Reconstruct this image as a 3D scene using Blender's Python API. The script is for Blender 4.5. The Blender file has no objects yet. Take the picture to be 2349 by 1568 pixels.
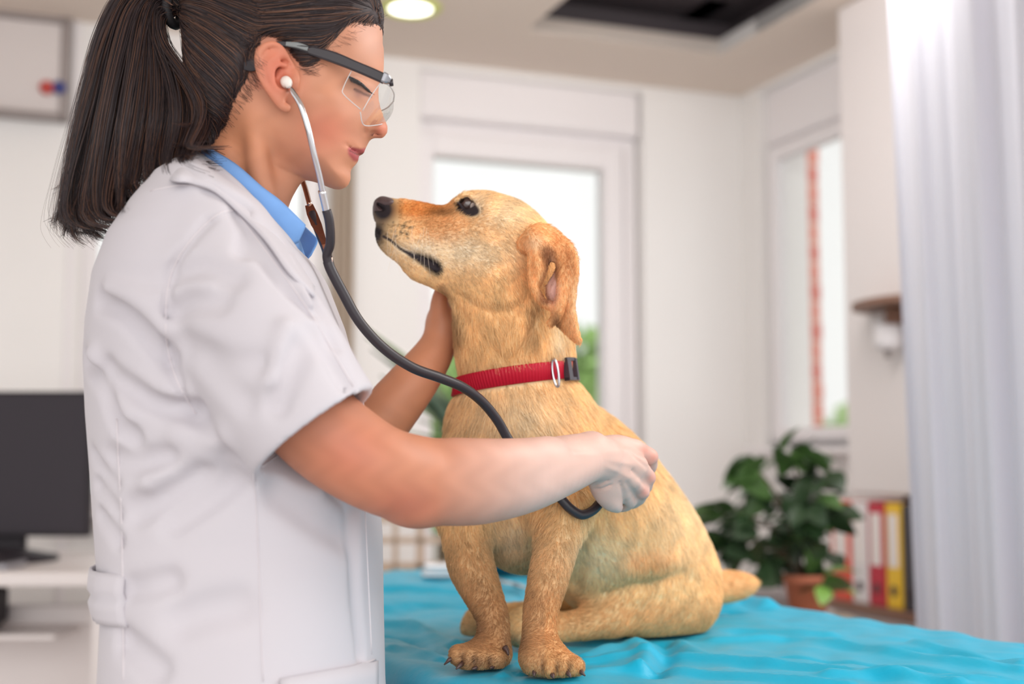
import bpy, math, random
import numpy as np
from mathutils import Vector, Matrix
from mathutils.bvhtree import BVHTree

# ------------------------------------------------------------------ camera, sky, lights, exposure
FPX, PITCH, CZ, IW, IH = 3000.0, math.radians(5.07), 1.12, 2349, 1568
scene = bpy.context.scene
COL = scene.collection
cam_data = bpy.data.cameras.new('camera')
cam_data.sensor_width = 36.0
cam_data.lens = 36.0 * FPX / IW
cam_data.dof.use_dof = True
cam_data.dof.focus_distance = 1.58
cam_data.dof.aperture_fstop = 2.2
cam = bpy.data.objects.new('camera', cam_data)
cam.location = (0, 0, CZ)
cam.rotation_euler = (math.radians(90) + PITCH, 0, 0)
COL.objects.link(cam)
scene.camera = cam

scene.view_settings.view_transform = 'Standard'
scene.view_settings.look = 'None'
scene.view_settings.exposure = 0.27
scene.view_settings.gamma = 1.0
scene.view_settings.use_curve_mapping = False
scene.cycles.use_denoising = True
scene.cycles.max_bounces = 7
scene.cycles.diffuse_bounces = 4
scene.cycles.glossy_bounces = 3
scene.cycles.transmission_bounces = 6
scene.cycles.transparent_max_bounces = 12
scene.cycles.caustics_reflective = False
scene.cycles.caustics_refractive = False

world = bpy.data.worlds.new('overcast_sky')
scene.world = world
world.use_nodes = True
wn = world.node_tree.nodes
wn['Background'].inputs['Color'].default_value = (1.0, 0.985, 0.975, 1)
wn['Background'].inputs['Strength'].default_value = 0.92

def area_light(name, loc, target, size, power, color):
    d = bpy.data.lights.new(name, 'AREA')
    d.shape = 'RECTANGLE'; d.size, d.size_y = size
    d.energy = power; d.color = color
    o = bpy.data.objects.new(name, d)
    o.location = loc
    o.rotation_euler = (Vector(target) - Vector(loc)).to_track_quat('-Z', 'Y').to_euler()
    COL.objects.link(o)
    return o
# bright overcast daylight pouring in from the open window side behind and right of the camera
sd_ = bpy.data.lights.new('overcast_daylight', 'SUN')
sd_.energy = 1.35; sd_.angle = math.radians(60); sd_.color = (1.0, 0.975, 0.96)
so_ = bpy.data.objects.new('overcast_daylight', sd_)
so_.rotation_euler = (-Vector((0.18, -1.0, 0.38))).to_track_quat('-Z', 'Y').to_euler()
COL.objects.link(so_)
# added, unseen: key light from upper right, fill aimed at the back wall
area_light('key_light', (1.55, 1.75, 2.45), (0.1, 1.75, 1.1), (1.3, 1.3), 32, (1.0, 0.98, 0.96))
area_light('wall_fill', (0.36, 3.05, 2.56), (0.75, 5.0, 1.1), (1.5, 0.7), 19, (1.0, 0.975, 0.95))

# ------------------------------------------------------------------ helpers
def P(px, py, Y):
    """world point at depth Y seen at pixel (px, py)"""
    r = (px - IW / 2) / FPX; u = (IH / 2 - py) / FPX
    y = math.cos(PITCH) - math.sin(PITCH) * u
    z = math.sin(PITCH) + math.cos(PITCH) * u
    k = Y / y
    return np.array([r * k, Y, CZ + z * k])

def P3(*pts):
    return np.array([P(*p) for p in pts])

def R(px, Y):
    return px * Y / FPX

_mats = {}
def srgb(c):
    def f(v):
        v /= 255.0
        return v / 12.92 if v <= 0.04045 else ((v + 0.055) / 1.055) ** 2.4
    return tuple(f(v) for v in c)

def mat(name, color=(0.8, 0.8, 0.8), rough=0.6, metal=0.0, spec=0.5, noise=None, bump=None, sheen=0.0,
        sss=0.0, attr=None, coat=0.0, emit=None, emit_s=0.0, alpha=1.0, trans=0.0):
    """procedural principled material; noise=(scale, amount) varies the colour, bump=(scale, strength, distance)"""
    if name in _mats: return _mats[name]
    m = bpy.data.materials.new(name); m.use_nodes = True
    nt = m.node_tree; n = nt.nodes; l = nt.links
    b = n['Principled BSDF']
    b.inputs['Base Color'].default_value = (*color, 1)
    b.inputs['Roughness'].default_value = rough
    b.inputs['Metallic'].default_value = metal
    b.inputs['Specular IOR Level'].default_value = spec
    b.inputs['Sheen Weight'].default_value = sheen
    b.inputs['Coat Weight'].default_value = coat
    b.inputs['Transmission Weight'].default_value = trans
    b.inputs['Alpha'].default_value = alpha
    if sss:
        b.inputs['Subsurface Weight'].default_value = sss
        b.inputs['Subsurface Radius'].default_value = (1.0, 0.35, 0.2)
        b.inputs['Subsurface Scale'].default_value = 0.006
    if emit:
        b.inputs['Emission Color'].default_value = (*emit, 1)
        b.inputs['Emission Strength'].default_value = emit_s
    src = None
    if attr:
        a = n.new('ShaderNodeAttribute'); a.attribute_name = attr
        src = a.outputs['Color']
    tc = n.new('ShaderNodeTexCoord')
    if noise:
        t = n.new('ShaderNodeTexNoise'); t.inputs['Scale'].default_value = noise[0]; t.inputs['Detail'].default_value = 5
        l.new(tc.outputs['Object'], t.inputs['Vector'])
        mr = n.new('ShaderNodeMapRange')
        mr.inputs['To Min'].default_value = 1 - noise[1]; mr.inputs['To Max'].default_value = 1 + noise[1]
        l.new(t.outputs['Fac'], mr.inputs['Value'])
        mx = n.new('ShaderNodeMix'); mx.data_type = 'RGBA'; mx.blend_type = 'MULTIPLY'
        mx.inputs['Factor'].default_value = 1.0
        if src is not None: l.new(src, mx.inputs['A'])
        else: mx.inputs['A'].default_value = (*color, 1)
        l.new(mr.outputs['Result'], mx.inputs['B'])
        src = mx.outputs['Result']
    if src is not None: l.new(src, b.inputs['Base Color'])
    if bump:
        t = n.new('ShaderNodeTexNoise'); t.inputs['Scale'].default_value = bump[0]; t.inputs['Detail'].default_value = 4
        l.new(tc.outputs['Object'], t.inputs['Vector'])
        bp = n.new('ShaderNodeBump'); bp.inputs['Strength'].default_value = bump[1]; bp.inputs['Distance'].default_value = bump[2]
        l.new(t.outputs['Fac'], bp.inputs['Height']); l.new(bp.outputs['Normal'], b.inputs['Normal'])
    _mats[name] = m
    return m

def obj(name, verts, faces, m=None, parent=None, smooth=True, label=None, cat=None, group=None, kind=None):
    me = bpy.data.meshes.new(name)
    me.from_pydata([tuple(map(float, v)) for v in verts], [], [tuple(map(int, f)) for f in faces])
    me.validate(); me.update()
    if smooth: me.polygons.foreach_set('use_smooth', [True] * len(me.polygons))
    return link(name, me, m, parent, label, cat, group, kind)

def link(name, data, m=None, parent=None, label=None, cat=None, group=None, kind=None):
    o = bpy.data.objects.new(name, data)
    if m is not None:
        for mm in (m if isinstance(m, (list, tuple)) else [m]): data.materials.append(mm)
    COL.objects.link(o)
    if parent is not None: o.parent = parent
    tag(o, label, cat, group, kind)
    return o

def tag(o, label=None, cat=None, group=None, kind=None):
    for k, v in (('label', label), ('category', cat), ('group', group), ('kind', kind)):
        if v: o[k] = v
    return o

def thing(name, label, cat, loc=(0, 0, 0), group=None):
    """an Empty that parents the parts; the parts are written in world coordinates"""
    o = bpy.data.objects.new(name, None); COL.objects.link(o)
    o.empty_display_size = 0.05
    return tag(o, label, cat, group)

class MB:
    """collects simple solids into one mesh"""
    def __init__(s): s.v = []; s.f = []
    def add(s, v, f):
        n = len(s.v); s.v += [tuple(map(float, p)) for p in v]; s.f += [tuple(int(i) + n for i in q) for q in f]; return s
    def obox(s, o, ax, ay, az, bev=0.0):
        """box from corner o spanned by the three vectors, with chamfered edges"""
        o, ax, ay, az = map(np.array, (o, ax, ay, az)); o = o.astype(float)
        L = [np.linalg.norm(a) for a in (ax, ay, az)]
        t = [min(bev / max(x, 1e-9), 0.49) for x in L]
        if bev <= 0:
            c = [o + i * ax + j * ay + k * az for k in (0, 1) for j in (0, 1) for i in (0, 1)]
            return s.add(c, [(0, 2, 3, 1), (4, 5, 7, 6), (0, 1, 5, 4), (2, 6, 7, 3), (0, 4, 6, 2), (1, 3, 7, 5)])
        v = []; idx = {}
        for i in (0, 1):
            for j in (0, 1):
                for k in (0, 1):
                    for a in range(3):
                        c = [i, j, k]
                        q = [(c[b] if b == a else (t[b] if c[b] == 0 else 1 - t[b])) for b in range(3)]
                        idx[(i, j, k, a)] = len(v); v.append(o + q[0] * ax + q[1] * ay + q[2] * az)
        f = []
        for a in range(3):
            b, c = [(1, 2), (0, 2), (0, 1)][a]
            for s0 in (0, 1):
                ring = []
                for (p, q) in ((0, 0), (1, 0), (1, 1), (0, 1)):
                    k = [0, 0, 0]; k[a] = s0; k[b] = p; k[c] = q
                    ring.append(idx[(*k, a)])
                f.append(ring if s0 else ring[::-1])
        for a in range(3):
            b, c = [(1, 2), (0, 2), (0, 1)][a]
            for p in (0, 1):
                for q in (0, 1):
                    k0 = [0, 0, 0]; k0[b] = p; k0[c] = q; k1 = list(k0); k1[a] = 1
                    f.append((idx[(*k0, b)], idx[(*k1, b)], idx[(*k1, c)], idx[(*k0, c)]))
        for i in (0, 1):
            for j in (0, 1):
                for k in (0, 1): f.append((idx[(i, j, k, 0)], idx[(i, j, k, 1)], idx[(i, j, k, 2)]))
        return s.add(v, f)
    def box(s, lo, hi, bev=0.0):
        d = np.array(hi, float) - np.array(lo, float)
        return s.obox(lo, (d[0], 0, 0), (0, d[1], 0), (0, 0, d[2]), bev)
    def tube(s, pts, r, n=10, caps=True, flat=1.0, up=None):
        v, f = tube_mesh(pts, r, n, caps, flat, up); return s.add(v, f)
    def build(s, name, m=None, parent=None, smooth=False, **k):
        o = obj(name, s.v, s.f, m, parent, smooth, **k)
        fix_normals(o); return o

def fix_normals(o):
    import bmesh
    bm = bmesh.new(); bm.from_mesh(o.data)
    bmesh.ops.recalc_face_normals(bm, faces=bm.faces[:]); bm.to_mesh(o.data); bm.free()

def tube_mesh(pts, r, n=10, caps=True, flat=1.0, up=None):
    pts = np.array(pts, float); m = len(pts)
    r = np.full(m, r) if np.isscalar(r) else np.array(r, float)
    T = np.gradient(pts, axis=0); T /= np.linalg.norm(T, axis=1)[:, None] + 1e-12
    u = np.array(up if up is not None else ((0, 0, 1) if abs(T[0][2]) < 0.9 else (1, 0, 0)), float)
    v = []; f = []
    for i in range(m):
        u = u - T[i] * np.dot(u, T[i]); u /= np.linalg.norm(u) + 1e-12
        w = np.cross(T[i], u)
        for k in range(n):
            a = 2 * math.pi * k / n
            v.append(pts[i] + r[i] * (math.cos(a) * u + flat * math.sin(a) * w))
    for i in range(m - 1):
        for k in range(n):
            k2 = (k + 1) % n
            f.append((i * n + k, i * n + k2, (i + 1) * n + k2, (i + 1) * n + k))
    if caps:
        f.append(tuple(range(n))[::-1]); f.append(tuple((m - 1) * n + k for k in range(n)))
    return v, f

def lathe(prof, n=24, center=(0, 0, 0), axis=None):
    """prof: list of (radius, height)"""
    v = []; f = []
    for (r, h) in prof:
        for k in range(n):
            a = 2 * math.pi * k / n
            v.append((r * math.cos(a), r * math.sin(a), h))
    for i in range(len(prof) - 1):
        for k in range(n):
            k2 = (k + 1) % n
            f.append((i * n + k, i * n + k2, (i + 1) * n + k2, (i + 1) * n + k))
    f.append(tuple(range(n))[::-1]); f.append(tuple((len(prof) - 1) * n + k for k in range(n)))
    v = np.array(v)
    if axis is not None:
        q = Vector((0, 0, 1)).rotation_difference(Vector(axis)).to_matrix()
        v = v @ np.array(q).T
    return v + np.array(center), f

def spline(pts, n=8, closed=False):
    """catmull-rom through the rows of pts"""
    p = np.array(pts, float); m = len(p); out = []
    rng = range(m if closed else m - 1)
    for i in rng:
        p0 = p[(i - 1) % m] if closed or i > 0 else 2 * p[0] - p[1]
        p1 = p[i]; p2 = p[(i + 1) % m]
        p3 = p[(i + 2) % m] if closed or i + 2 < m else 2 * p[-1] - p[-2]
        for k in range(n):
            t = k / n
            out.append(0.5 * (2 * p1 + (p2 - p0) * t + (2 * p0 - 5 * p1 + 4 * p2 - p3) * t * t + (3 * p1 - p0 - 3 * p2 + p3) * t ** 3))
    if not closed: out.append(p[-1])
    return np.array(out)

# ------------------------------------------------------------------ implicit surfaces
def poly2d(X, Z, pl):
    d = np.full(np.broadcast(X, Z).shape, 1e9); ins = np.zeros(d.shape, bool)
    for i in range(len(pl)):
        a = pl[i]; b = pl[(i + 1) % len(pl)]; e = b - a
        t = np.clip(((X - a[0]) * e[0] + (Z - a[1]) * e[1]) / (e @ e + 1e-15), 0, 1)
        d = np.minimum(d, np.hypot(X - a[0] - t * e[0], Z - a[1] - t * e[1]))
        c = ((a[1] > Z) != (b[1] > Z)) & (X < (b[0] - a[0]) * (Z - a[1]) / (b[1] - a[1] + 1e-15) + a[0])
        ins ^= c
    return d, ins

class Vol:
    def __init__(s, lo, hi, h):
        s.h = h; s.lo = np.array(lo, float)
        s.n = np.ceil((np.array(hi, float) - s.lo) / h).astype(int) + 1
        s.ax = [(s.lo[i] + h * np.arange(s.n[i])).astype(np.float32) for i in range(3)]
        s.F = np.full(s.n, 0.2, np.float32)
    def like(s):
        o = Vol.__new__(Vol); o.h, o.lo, o.n, o.ax = s.h, s.lo, s.n, s.ax; o.F = np.full(s.n, 0.2, np.float32); return o
    def sub(s, lo, hi):
        sl = []
        for i in range(3):
            a = int(max(0, math.floor((lo[i] - s.lo[i]) / s.h))); b = int(min(s.n[i], math.ceil((hi[i] - s.lo[i]) / s.h) + 1))
            if b <= a: return None, None
            sl.append(slice(a, b))
        X = s.ax[0][sl[0]][:, None, None]; Y = s.ax[1][sl[1]][None, :, None]; Z = s.ax[2][sl[2]][None, None, :]
        return tuple(sl), (X, Y, Z)
    def put(s, fn, lo, hi, k=0.0, op='u', pad=None):
        pad = (k + 4 * s.h + 0.004) if pad is None else pad
        sl, g = s.sub(np.array(lo) - pad, np.array(hi) + pad)
        if sl is None: return s
        d = fn(*g).astype(np.float32); A = s.F[sl]
        if op == 'u':
            m = np.minimum(A, d)
            if k > 0: m = m - np.maximum(k - np.abs(A - d), 0) ** 2 / (4 * k)
        elif op == 's':
            m = np.maximum(A, -d)
            if k > 0: m = m + np.maximum(k - np.abs(A + d), 0) ** 2 / (4 * k)
        elif op == 'i':
            m = np.maximum(A, d)
            if k > 0: m = m + np.maximum(k - np.abs(A - d), 0) ** 2 / (4 * k)
        elif op == '+':
            m = A + d
        s.F[sl] = m
        return s
    def chain(s, pts, rad, k=0.0, op='u', n=5, amp=None):
        """tube of changing radius along a smooth path; op '+': raises (amp<0) or sinks (amp>0) the surface along it"""
        q = np.concatenate([np.array(pts, float), np.array(rad, float)[:, None]], 1)
        q = spline(q, n) if (len(q) > 2 and n > 1) else q
        c, r = q[:, :3], q[:, 3]
        def fn(X, Y, Z):
            best = None
            for i in range(len(c) - 1):
                a = c[i]; b = c[i + 1] - a; L = float(b @ b) + 1e-12
                t = np.clip(((X - a[0]) * b[0] + (Y - a[1]) * b[1] + (Z - a[2]) * b[2]) / L, 0, 1)
                d = np.sqrt((X - a[0] - t * b[0]) ** 2 + (Y - a[1] - t * b[1]) ** 2 + (Z - a[2] - t * b[2]) ** 2)
                rr = r[i] + (r[i + 1] - r[i]) * t
                d = d / rr if op == '+' else d - rr
                best = d if best is None else np.minimum(best, d)
            return amp * np.exp(-best * best * 1.6) if op == '+' else best
        rm = r.max() * (2.2 if op == '+' else 1)
        return s.put(fn, c.min(0) - rm, c.max(0) + rm, k, op)
    def ell(s, c, rad, k=0.0, op='u', rot=None):
        c = np.array(c, float); rad = np.array(rad, float)
        M = np.eye(3) if rot is None else np.array(rot)      # rows: local axes
        def fn(X, Y, Z):
            x, y, z = X - c[0], Y - c[1], Z - c[2]
            l = [M[i][0] * x + M[i][1] * y + M[i][2] * z for i in range(3)]
            k0 = np.sqrt(sum((l[i] / rad[i]) ** 2 for i in range(3)))
            k1 = np.sqrt(sum((l[i] / rad[i] ** 2) ** 2 for i in range(3)))
            return k0 * (k0 - 1) / (k1 + 1e-9)
        e = np.full(3, rad.max()) if rot is not None else rad
        return s.put(fn, c - e, c + e, k, op)
    def plane(s, p, n, k=0.0):
        """keep the side the normal points away from"""
        n = np.array(n, float) / np.linalg.norm(n); p = np.array(p, float)
        return s.put(lambda X, Y, Z: (X - p[0]) * n[0] + (Y - p[1]) * n[1] + (Z - p[2]) * n[2],
                     s.lo - 1, s.lo + s.n * s.h + 1, k, 'i')
    def profile(s, poly, Y0, thick, rnd, bumps=(), k=0.0, n=4, op='u', shift=None):
        """solid symmetric about the plane Y=Y0: outline poly (pixels), half thickness and edge rounding given at
        control points (px, py, value), bumps (px, py, sx, sy, amount) added to the half thickness"""
        pl = P3(*[(a, b, Y0) for a, b in (spline(poly, n, True) if n > 1 else poly)])[:, [0, 2]]
        x0, z0 = pl.min(0) - 0.02; x1, z1 = pl.max(0) + 0.02
        sl, g = s.sub((x0, s.lo[1], z0), (x1, s.lo[1] + s.n[1] * s.h, z1))
        X = g[0][:, 0, 0][:, None].astype(float); Z = g[2][0, 0, :][None, :].astype(float)
        d, ins = poly2d(X, Z, pl)
        def tps(cp):
            q = np.array([P(a, b, Y0)[[0, 2]] for a, b, _ in cp]); val = np.array([c for _, _, c in cp]); m = len(q)
            U = lambda r2: r2 * np.log(r2 + 1e-12)
            A = np.zeros((m + 3, m + 3)); A[:m, :m] = U(((q[:, None] - q[None]) ** 2).sum(2)) + 2e-6 * np.eye(m)
            A[:m, m] = 1; A[:m, m + 1:] = q; A[m, :m] = 1; A[m + 1:, :m] = q.T
            c = np.linalg.solve(A, np.append(val, [0, 0, 0]))
            out = c[m] + c[m + 1] * X + c[m + 2] * Z
            for i in range(m): out = out + c[i] * U((X - q[i, 0]) ** 2 + (Z - q[i, 1]) ** 2)
            return np.clip(out, val.min() * 0.7, val.max() * 1.06)
        T = tps(thick) if len(thick) > 3 else thick[0][2]; Rr = tps(rnd) if len(rnd) > 3 else rnd[0][2]
        q = np.clip(np.where(ins, d, 0) / Rr, 0, 1)
        w = T * np.sqrt(np.maximum(1 - (1 - q) ** 2, 0))
        for (a, b, sx, sy, amt) in bumps:
            c = P(a, b, Y0); u = Y0 / FPX
            w = w + np.where(ins, np.minimum(1, d / 0.004), 0) * amt * np.exp(-((X - c[0]) / (sx * u)) ** 2 - ((Z - c[2]) / (sy * u)) ** 2)
        w = np.maximum(w, 0)
        gx, gz = np.gradient(w, s.h)
        gn = np.sqrt(1 + np.minimum(gx ** 2 + gz ** 2, 6.0))
        Yc = Y0 if shift is None else Y0 + shift(X, Z)
        dY = np.abs(g[1] - (Yc if np.isscalar(Yc) else Yc[:, None, :]))
        f = np.where(ins[:, None, :], (dY - w[:, None, :]) / gn[:, None, :], np.hypot(d[:, None, :], dY))
        s.T2 = (X, Z, w)
        return s.put(lambda *a: f, (x0, s.lo[1], z0), (x1, s.lo[1] + s.n[1] * s.h, z1), k, op, pad=0)
    def mesh(s, smooth=2):
        """naive surface nets"""
        F = s.F; S = F < 0; n = s.n - 1
        acc = np.zeros((*n, 3), np.float32); cnt = np.zeros(n, np.float32)
        cor = lambda i, j, k: (slice(i, i + n[0]), slice(j, j + n[1]), slice(k, k + n[2]))
        tot = sum(S[cor(i, j, k)].astype(np.int8) for i in (0, 1) for j in (0, 1) for k in (0, 1))
        act = np.argwhere((tot > 0) & (tot < 8)); ai, aj, ak = act.T
        pos = np.zeros((len(act), 3)); c = np.zeros(len(act))
        val = {(i, j, k): F[ai + i, aj + j, ak + k] for i in (0, 1) for j in (0, 1) for k in (0, 1)}
        for ax in range(3):
            for p in (0, 1):
                for q in (0, 1):
                    e0 = [0, 0, 0]; o = [x for x in range(3) if x != ax]; e0[o[0]] = p; e0[o[1]] = q
                    e1 = list(e0); e1[ax] = 1
                    a = val[tuple(e0)]; b = val[tuple(e1)]
                    m = (a < 0) != (b < 0)
                    t = np.where(m, a / np.where(m, a - b, 1), 0)
                    pt = np.tile(np.array(e0, float), (len(act), 1)); pt[:, ax] = t
                    pos[m] += pt[m]; c[m] += 1
        pos = (pos / c[:, None] + act) * s.h + s.lo
        idx = np.full(n, -1, np.int64); idx[ai, aj, ak] = np.arange(len(act))
        quads = []
        for ax in range(3):
            o = [x for x in range(3) if x != ax]
            a = np.moveaxis(S, ax, 0); ch = np.moveaxis(a[1:] != a[:-1], 0, ax)
            ed = np.argwhere(ch)
            ok = np.all([(ed[:, b] > 0) & (ed[:, b] < n[b]) for b in o], axis=0) & (ed[:, ax] < n[ax])
            ed = ed[ok]
            g = lambda da, db: idx[tuple((ed - np.array([da if x == o[0] else db if x == o[1] else 0 for x in range(3)])).T)]
            qd = np.stack([g(1, 1), g(0, 1), g(0, 0), g(1, 0)], 1)
            fl = S[tuple(ed.T)]
            if ax == 1: fl = ~fl
            qd[~fl] = qd[~fl][:, ::-1]
            quads.append(qd)
        Q = np.concatenate(quads); Q = Q[(Q >= 0).all(1)]
        for _ in range(smooth):
            acc = np.zeros_like(pos); cn = np.zeros(len(pos))
            for a, b in ((0, 1), (1, 2), (2, 3), (3, 0)):
                np.add.at(acc, Q[:, a], pos[Q[:, b]]); np.add.at(acc, Q[:, b], pos[Q[:, a]])
                np.add.at(cn, Q[:, a], 1); np.add.at(cn, Q[:, b], 1)
            pos = 0.5 * pos + 0.5 * acc / np.maximum(cn, 1)[:, None]
        return pos, Q

def np_mesh(name, V, Q, colors=None):
    me = bpy.data.meshes.new(name)
    V = np.ascontiguousarray(V, np.float32); Q = np.ascontiguousarray(Q, np.int32)
    k = Q.shape[1]
    me.vertices.add(len(V)); me.vertices.foreach_set('co', V.ravel())
    me.loops.add(Q.size); me.loops.foreach_set('vertex_index', Q.ravel())
    me.polygons.add(len(Q)); me.polygons.foreach_set('loop_start', np.arange(0, Q.size, k, dtype=np.int32))
    me.update(calc_edges=True); me.validate()
    me.polygons.foreach_set('use_smooth', np.ones(len(me.polygons), bool))
    if colors is not None:
        a = me.attributes.new('pigment', 'FLOAT_COLOR', 'POINT')
        a.data.foreach_set('color', np.ascontiguousarray(np.concatenate([colors, np.ones((len(colors), 1))], 1), np.float32).ravel())
    return me

def join(parts):
    """[(V,Q),...] to one V,Q"""
    Vs, Qs, n = [], [], 0
    for V, Q in parts: Vs.append(V); Qs.append(Q + n); n += len(V)
    return np.concatenate(Vs), np.concatenate(Qs)

def vnormals(V, Q):
    a = np.cross(V[Q[:, 2]] - V[Q[:, 0]], V[Q[:, 3]] - V[Q[:, 1]])
    N = np.zeros_like(V)
    for i in range(4): np.add.at(N, Q[:, i], a)
    return N / (np.linalg.norm(N, axis=1)[:, None] + 1e-12)

def bvh_of(V, Q): return BVHTree.FromPolygons([tuple(v) for v in V], [tuple(q) for q in Q])

CAMV = Vector((0, 0, CZ))
def cast(bvh, px, py, off=0.0, Y=None):
    """point where the surface is met at that pixel, lifted off along its normal"""
    d = Vector(P(px, py, 1.0)) - CAMV; d.normalize()
    h = bvh.ray_cast(CAMV, d)
    if h[0] is None:
        if Y is None: return None
        return P(px, py, Y)
    nn = h[1] if h[1].dot(d) < 0 else -h[1]
    return np.array(h[0] + nn * off)

def pixel(V):
    """pixel coordinates of world points"""
    V = np.atleast_2d(V); x = V[:, 0]; y = V[:, 1]; z = V[:, 2] - CZ
    dp = y * math.cos(PITCH) + z * math.sin(PITCH); up = -y * math.sin(PITCH) + z * math.cos(PITCH)
    return np.stack([IW / 2 + FPX * x / dp, IH / 2 - FPX * up / dp], 1)

def hair_object(name, S, rad, m, parent, colors=None, tip=0.25, **k):
    """S: (n, k, 3) strands"""
    n, kk, _ = S.shape
    hc = bpy.data.hair_curves.new(name)
    hc.add_curves([kk] * n)
    hc.attributes['position'].data.foreach_set('vector', np.ascontiguousarray(S, np.float32).ravel())
    ra = hc.attributes.get('radius') or hc.attributes.new('radius', 'FLOAT', 'POINT')
    rr = np.linspace(1, tip, kk)[None, :] * (np.full((n, 1), rad) if np.isscalar(rad) else np.array(rad)[:, None])
    ra.data.foreach_set('value', np.ascontiguousarray(rr, np.float32).ravel())
    if colors is not None:
        a = hc.attributes.new('pigment', 'FLOAT_COLOR', 'CURVE')
        a.data.foreach_set('color', np.ascontiguousarray(np.concatenate([colors, np.ones((n, 1))], 1), np.float32).ravel())
    return link(name, hc, m, parent, **k)

def hair_mat(name, attr=None, color=(0.03, 0.02, 0.02), rough=0.35, spec=0.5):
    m = mat(name, color, rough, spec=spec, attr=attr)
    return m

def blend(cols, target, w):
    return cols * (1 - w[:, None]) + np.array(target)[None, :] * w[:, None]

def polydist(p2, line):
    """distance of 2D points to a polyline"""
    best = np.full(len(p2), 1e9); line = np.array(line, float)
    for a, b in zip(line[:-1], line[1:]):
        e = b - a; t = np.clip(((p2 - a) @ e) / (e @ e), 0, 1)
        best = np.minimum(best, np.linalg.norm(p2 - a - t[:, None] * e, axis=1))
    return best
def gau(p2, c, sx, sy): return np.exp(-((p2[:, 0] - c[0]) / sx) ** 2 - ((p2[:, 1] - c[1]) / sy) ** 2)
def tube_closed(pts, r, n=8):
    pts = np.array(pts); m = len(pts); v = []; f = []
    c = pts.mean(0); nrm = np.cross(pts[m // 4] - pts[0], pts[m // 2] - pts[0]); nrm /= np.linalg.norm(nrm)
    for i in range(m):
        T = pts[(i + 1) % m] - pts[i - 1]; T /= np.linalg.norm(T); u = np.cross(nrm, T)
        for k in range(n):
            a = 2 * math.pi * k / n; v.append(pts[i] + r * (math.cos(a) * u + math.sin(a) * nrm))
    for i in range(m):
        i2 = (i + 1) % m
        for k in range(n):
            k2 = (k + 1) % n; f.append((i * n + k, i * n + k2, i2 * n + k2, i2 * n + k))
    return v, f

def sphere(c, r, nu=24, nv=14):
    v = []; f = []
    for j in range(nv + 1):
        t = math.pi * j / nv
        for i in range(nu):
            a = 2 * math.pi * i / nu
            v.append((c[0] + r[0] * math.sin(t) * math.cos(a), c[1] + r[1] * math.sin(t) * math.sin(a), c[2] + r[2] * math.cos(t)))
    for j in range(nv):
        for i in range(nu):
            i2 = (i + 1) % nu
            f.append((j * nu + i, (j + 1) * nu + i, (j + 1) * nu + i2, j * nu + i2))
    return v, f

def disc(c, d, r, n=20, dome=0.12):
    d = np.array(d, float); u = np.cross(d, (0, 0, 1)); u /= np.linalg.norm(u); w = np.cross(d, u)
    v = [np.array(c) + d * r * dome]; f = []
    for k in range(n):
        a = 2 * math.pi * k / n
        v.append(np.array(c) + r * (math.cos(a) * u + math.sin(a) * w))
    for k in range(n): f.append((0, 1 + k, 1 + (k + 1) % n))
    return v, f


def march(v, px, py, Y0=1.2, Y1=2.0):
    """first point inside the volume along the sight line of a pixel"""
    for Y in np.arange(Y0, Y1, 0.004):
        q = P(px, py, Y); i = np.round((q - v.lo) / v.h).astype(int)
        if (i < 0).any() or (i >= v.n).any(): continue
        if v.F[tuple(i)] < 0: return q
    return None


rs = np.random.RandomState(7)
random.seed(7)
# ------------------------------------------------------------------ the room
E1 = np.array([.934, .358, 0]); E2 = np.array([-.358, .934, 0]); UZ = np.array([0, 0, 1.0])
CEIL = 2.60
_c = P(1697, 222, 5.27); CO = np.array([_c[0], _c[1], 0])          # the far right corner of the room
def hit(px, py, p0, n):
    d = P(px, py, 1.0) - np.array([0, 0, CZ]); n = np.array(n, float)
    k = (np.array(p0, float) - np.array([0, 0, CZ])) @ n / (d @ n)
    return np.array([0, 0, CZ]) + k * d
def bs(px, py, off=0.0):
    """(distance left of the corner, height) on the back wall"""
    q = hit(px, py, CO - E2 * off, E2); return (CO - q) @ E1, q[2]
def rt(px, py, off=0.0):
    """(distance in front of the corner, height) on the right wall"""
    q = hit(px, py, CO - E1 * off, E1); return (CO - q) @ E2, q[2]
white = mat('wall_paint', srgb((240, 237, 235)), 0.85, spec=.2, noise=(3, .02), bump=(160, .08, .001))
pvc = mat('white_pvc', srgb((238, 233, 234)), 0.45, spec=.4)
ceilm = mat('ceiling_paint', srgb((234, 220, 208)), 0.9, spec=.1, noise=(2, .02))

def bbox_back(mb, s0, s1, z0, z1, d0, d1, bev=0.0):
    """block on the back wall: s to the left, d from the wall face into the room (negative: into the wall)"""
    return mb.obox(CO - E1 * s1 - E2 * d1 + UZ * z0, E1 * (s1 - s0), E2 * (d1 - d0), UZ * (z1 - z0), bev)
def bbox_right(mb, t0, t1, z0, z1, d0, d1, bev=0.0):
    return mb.obox(CO - E2 * t1 - E1 * d1 + UZ * z0, E2 * (t1 - t0), E1 * (d1 - d0), UZ * (z1 - z0), bev)

mb = MB(); mb.obox(np.array([0, 0, -.05]) - E1 * 5 - E2 * 2, E1 * 10, E2 * 7.62, UZ * .05)
mb.build('floor', mat('floor_vinyl', srgb((196, 188, 184)), .45, noise=(4, .04)), kind='structure')
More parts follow.
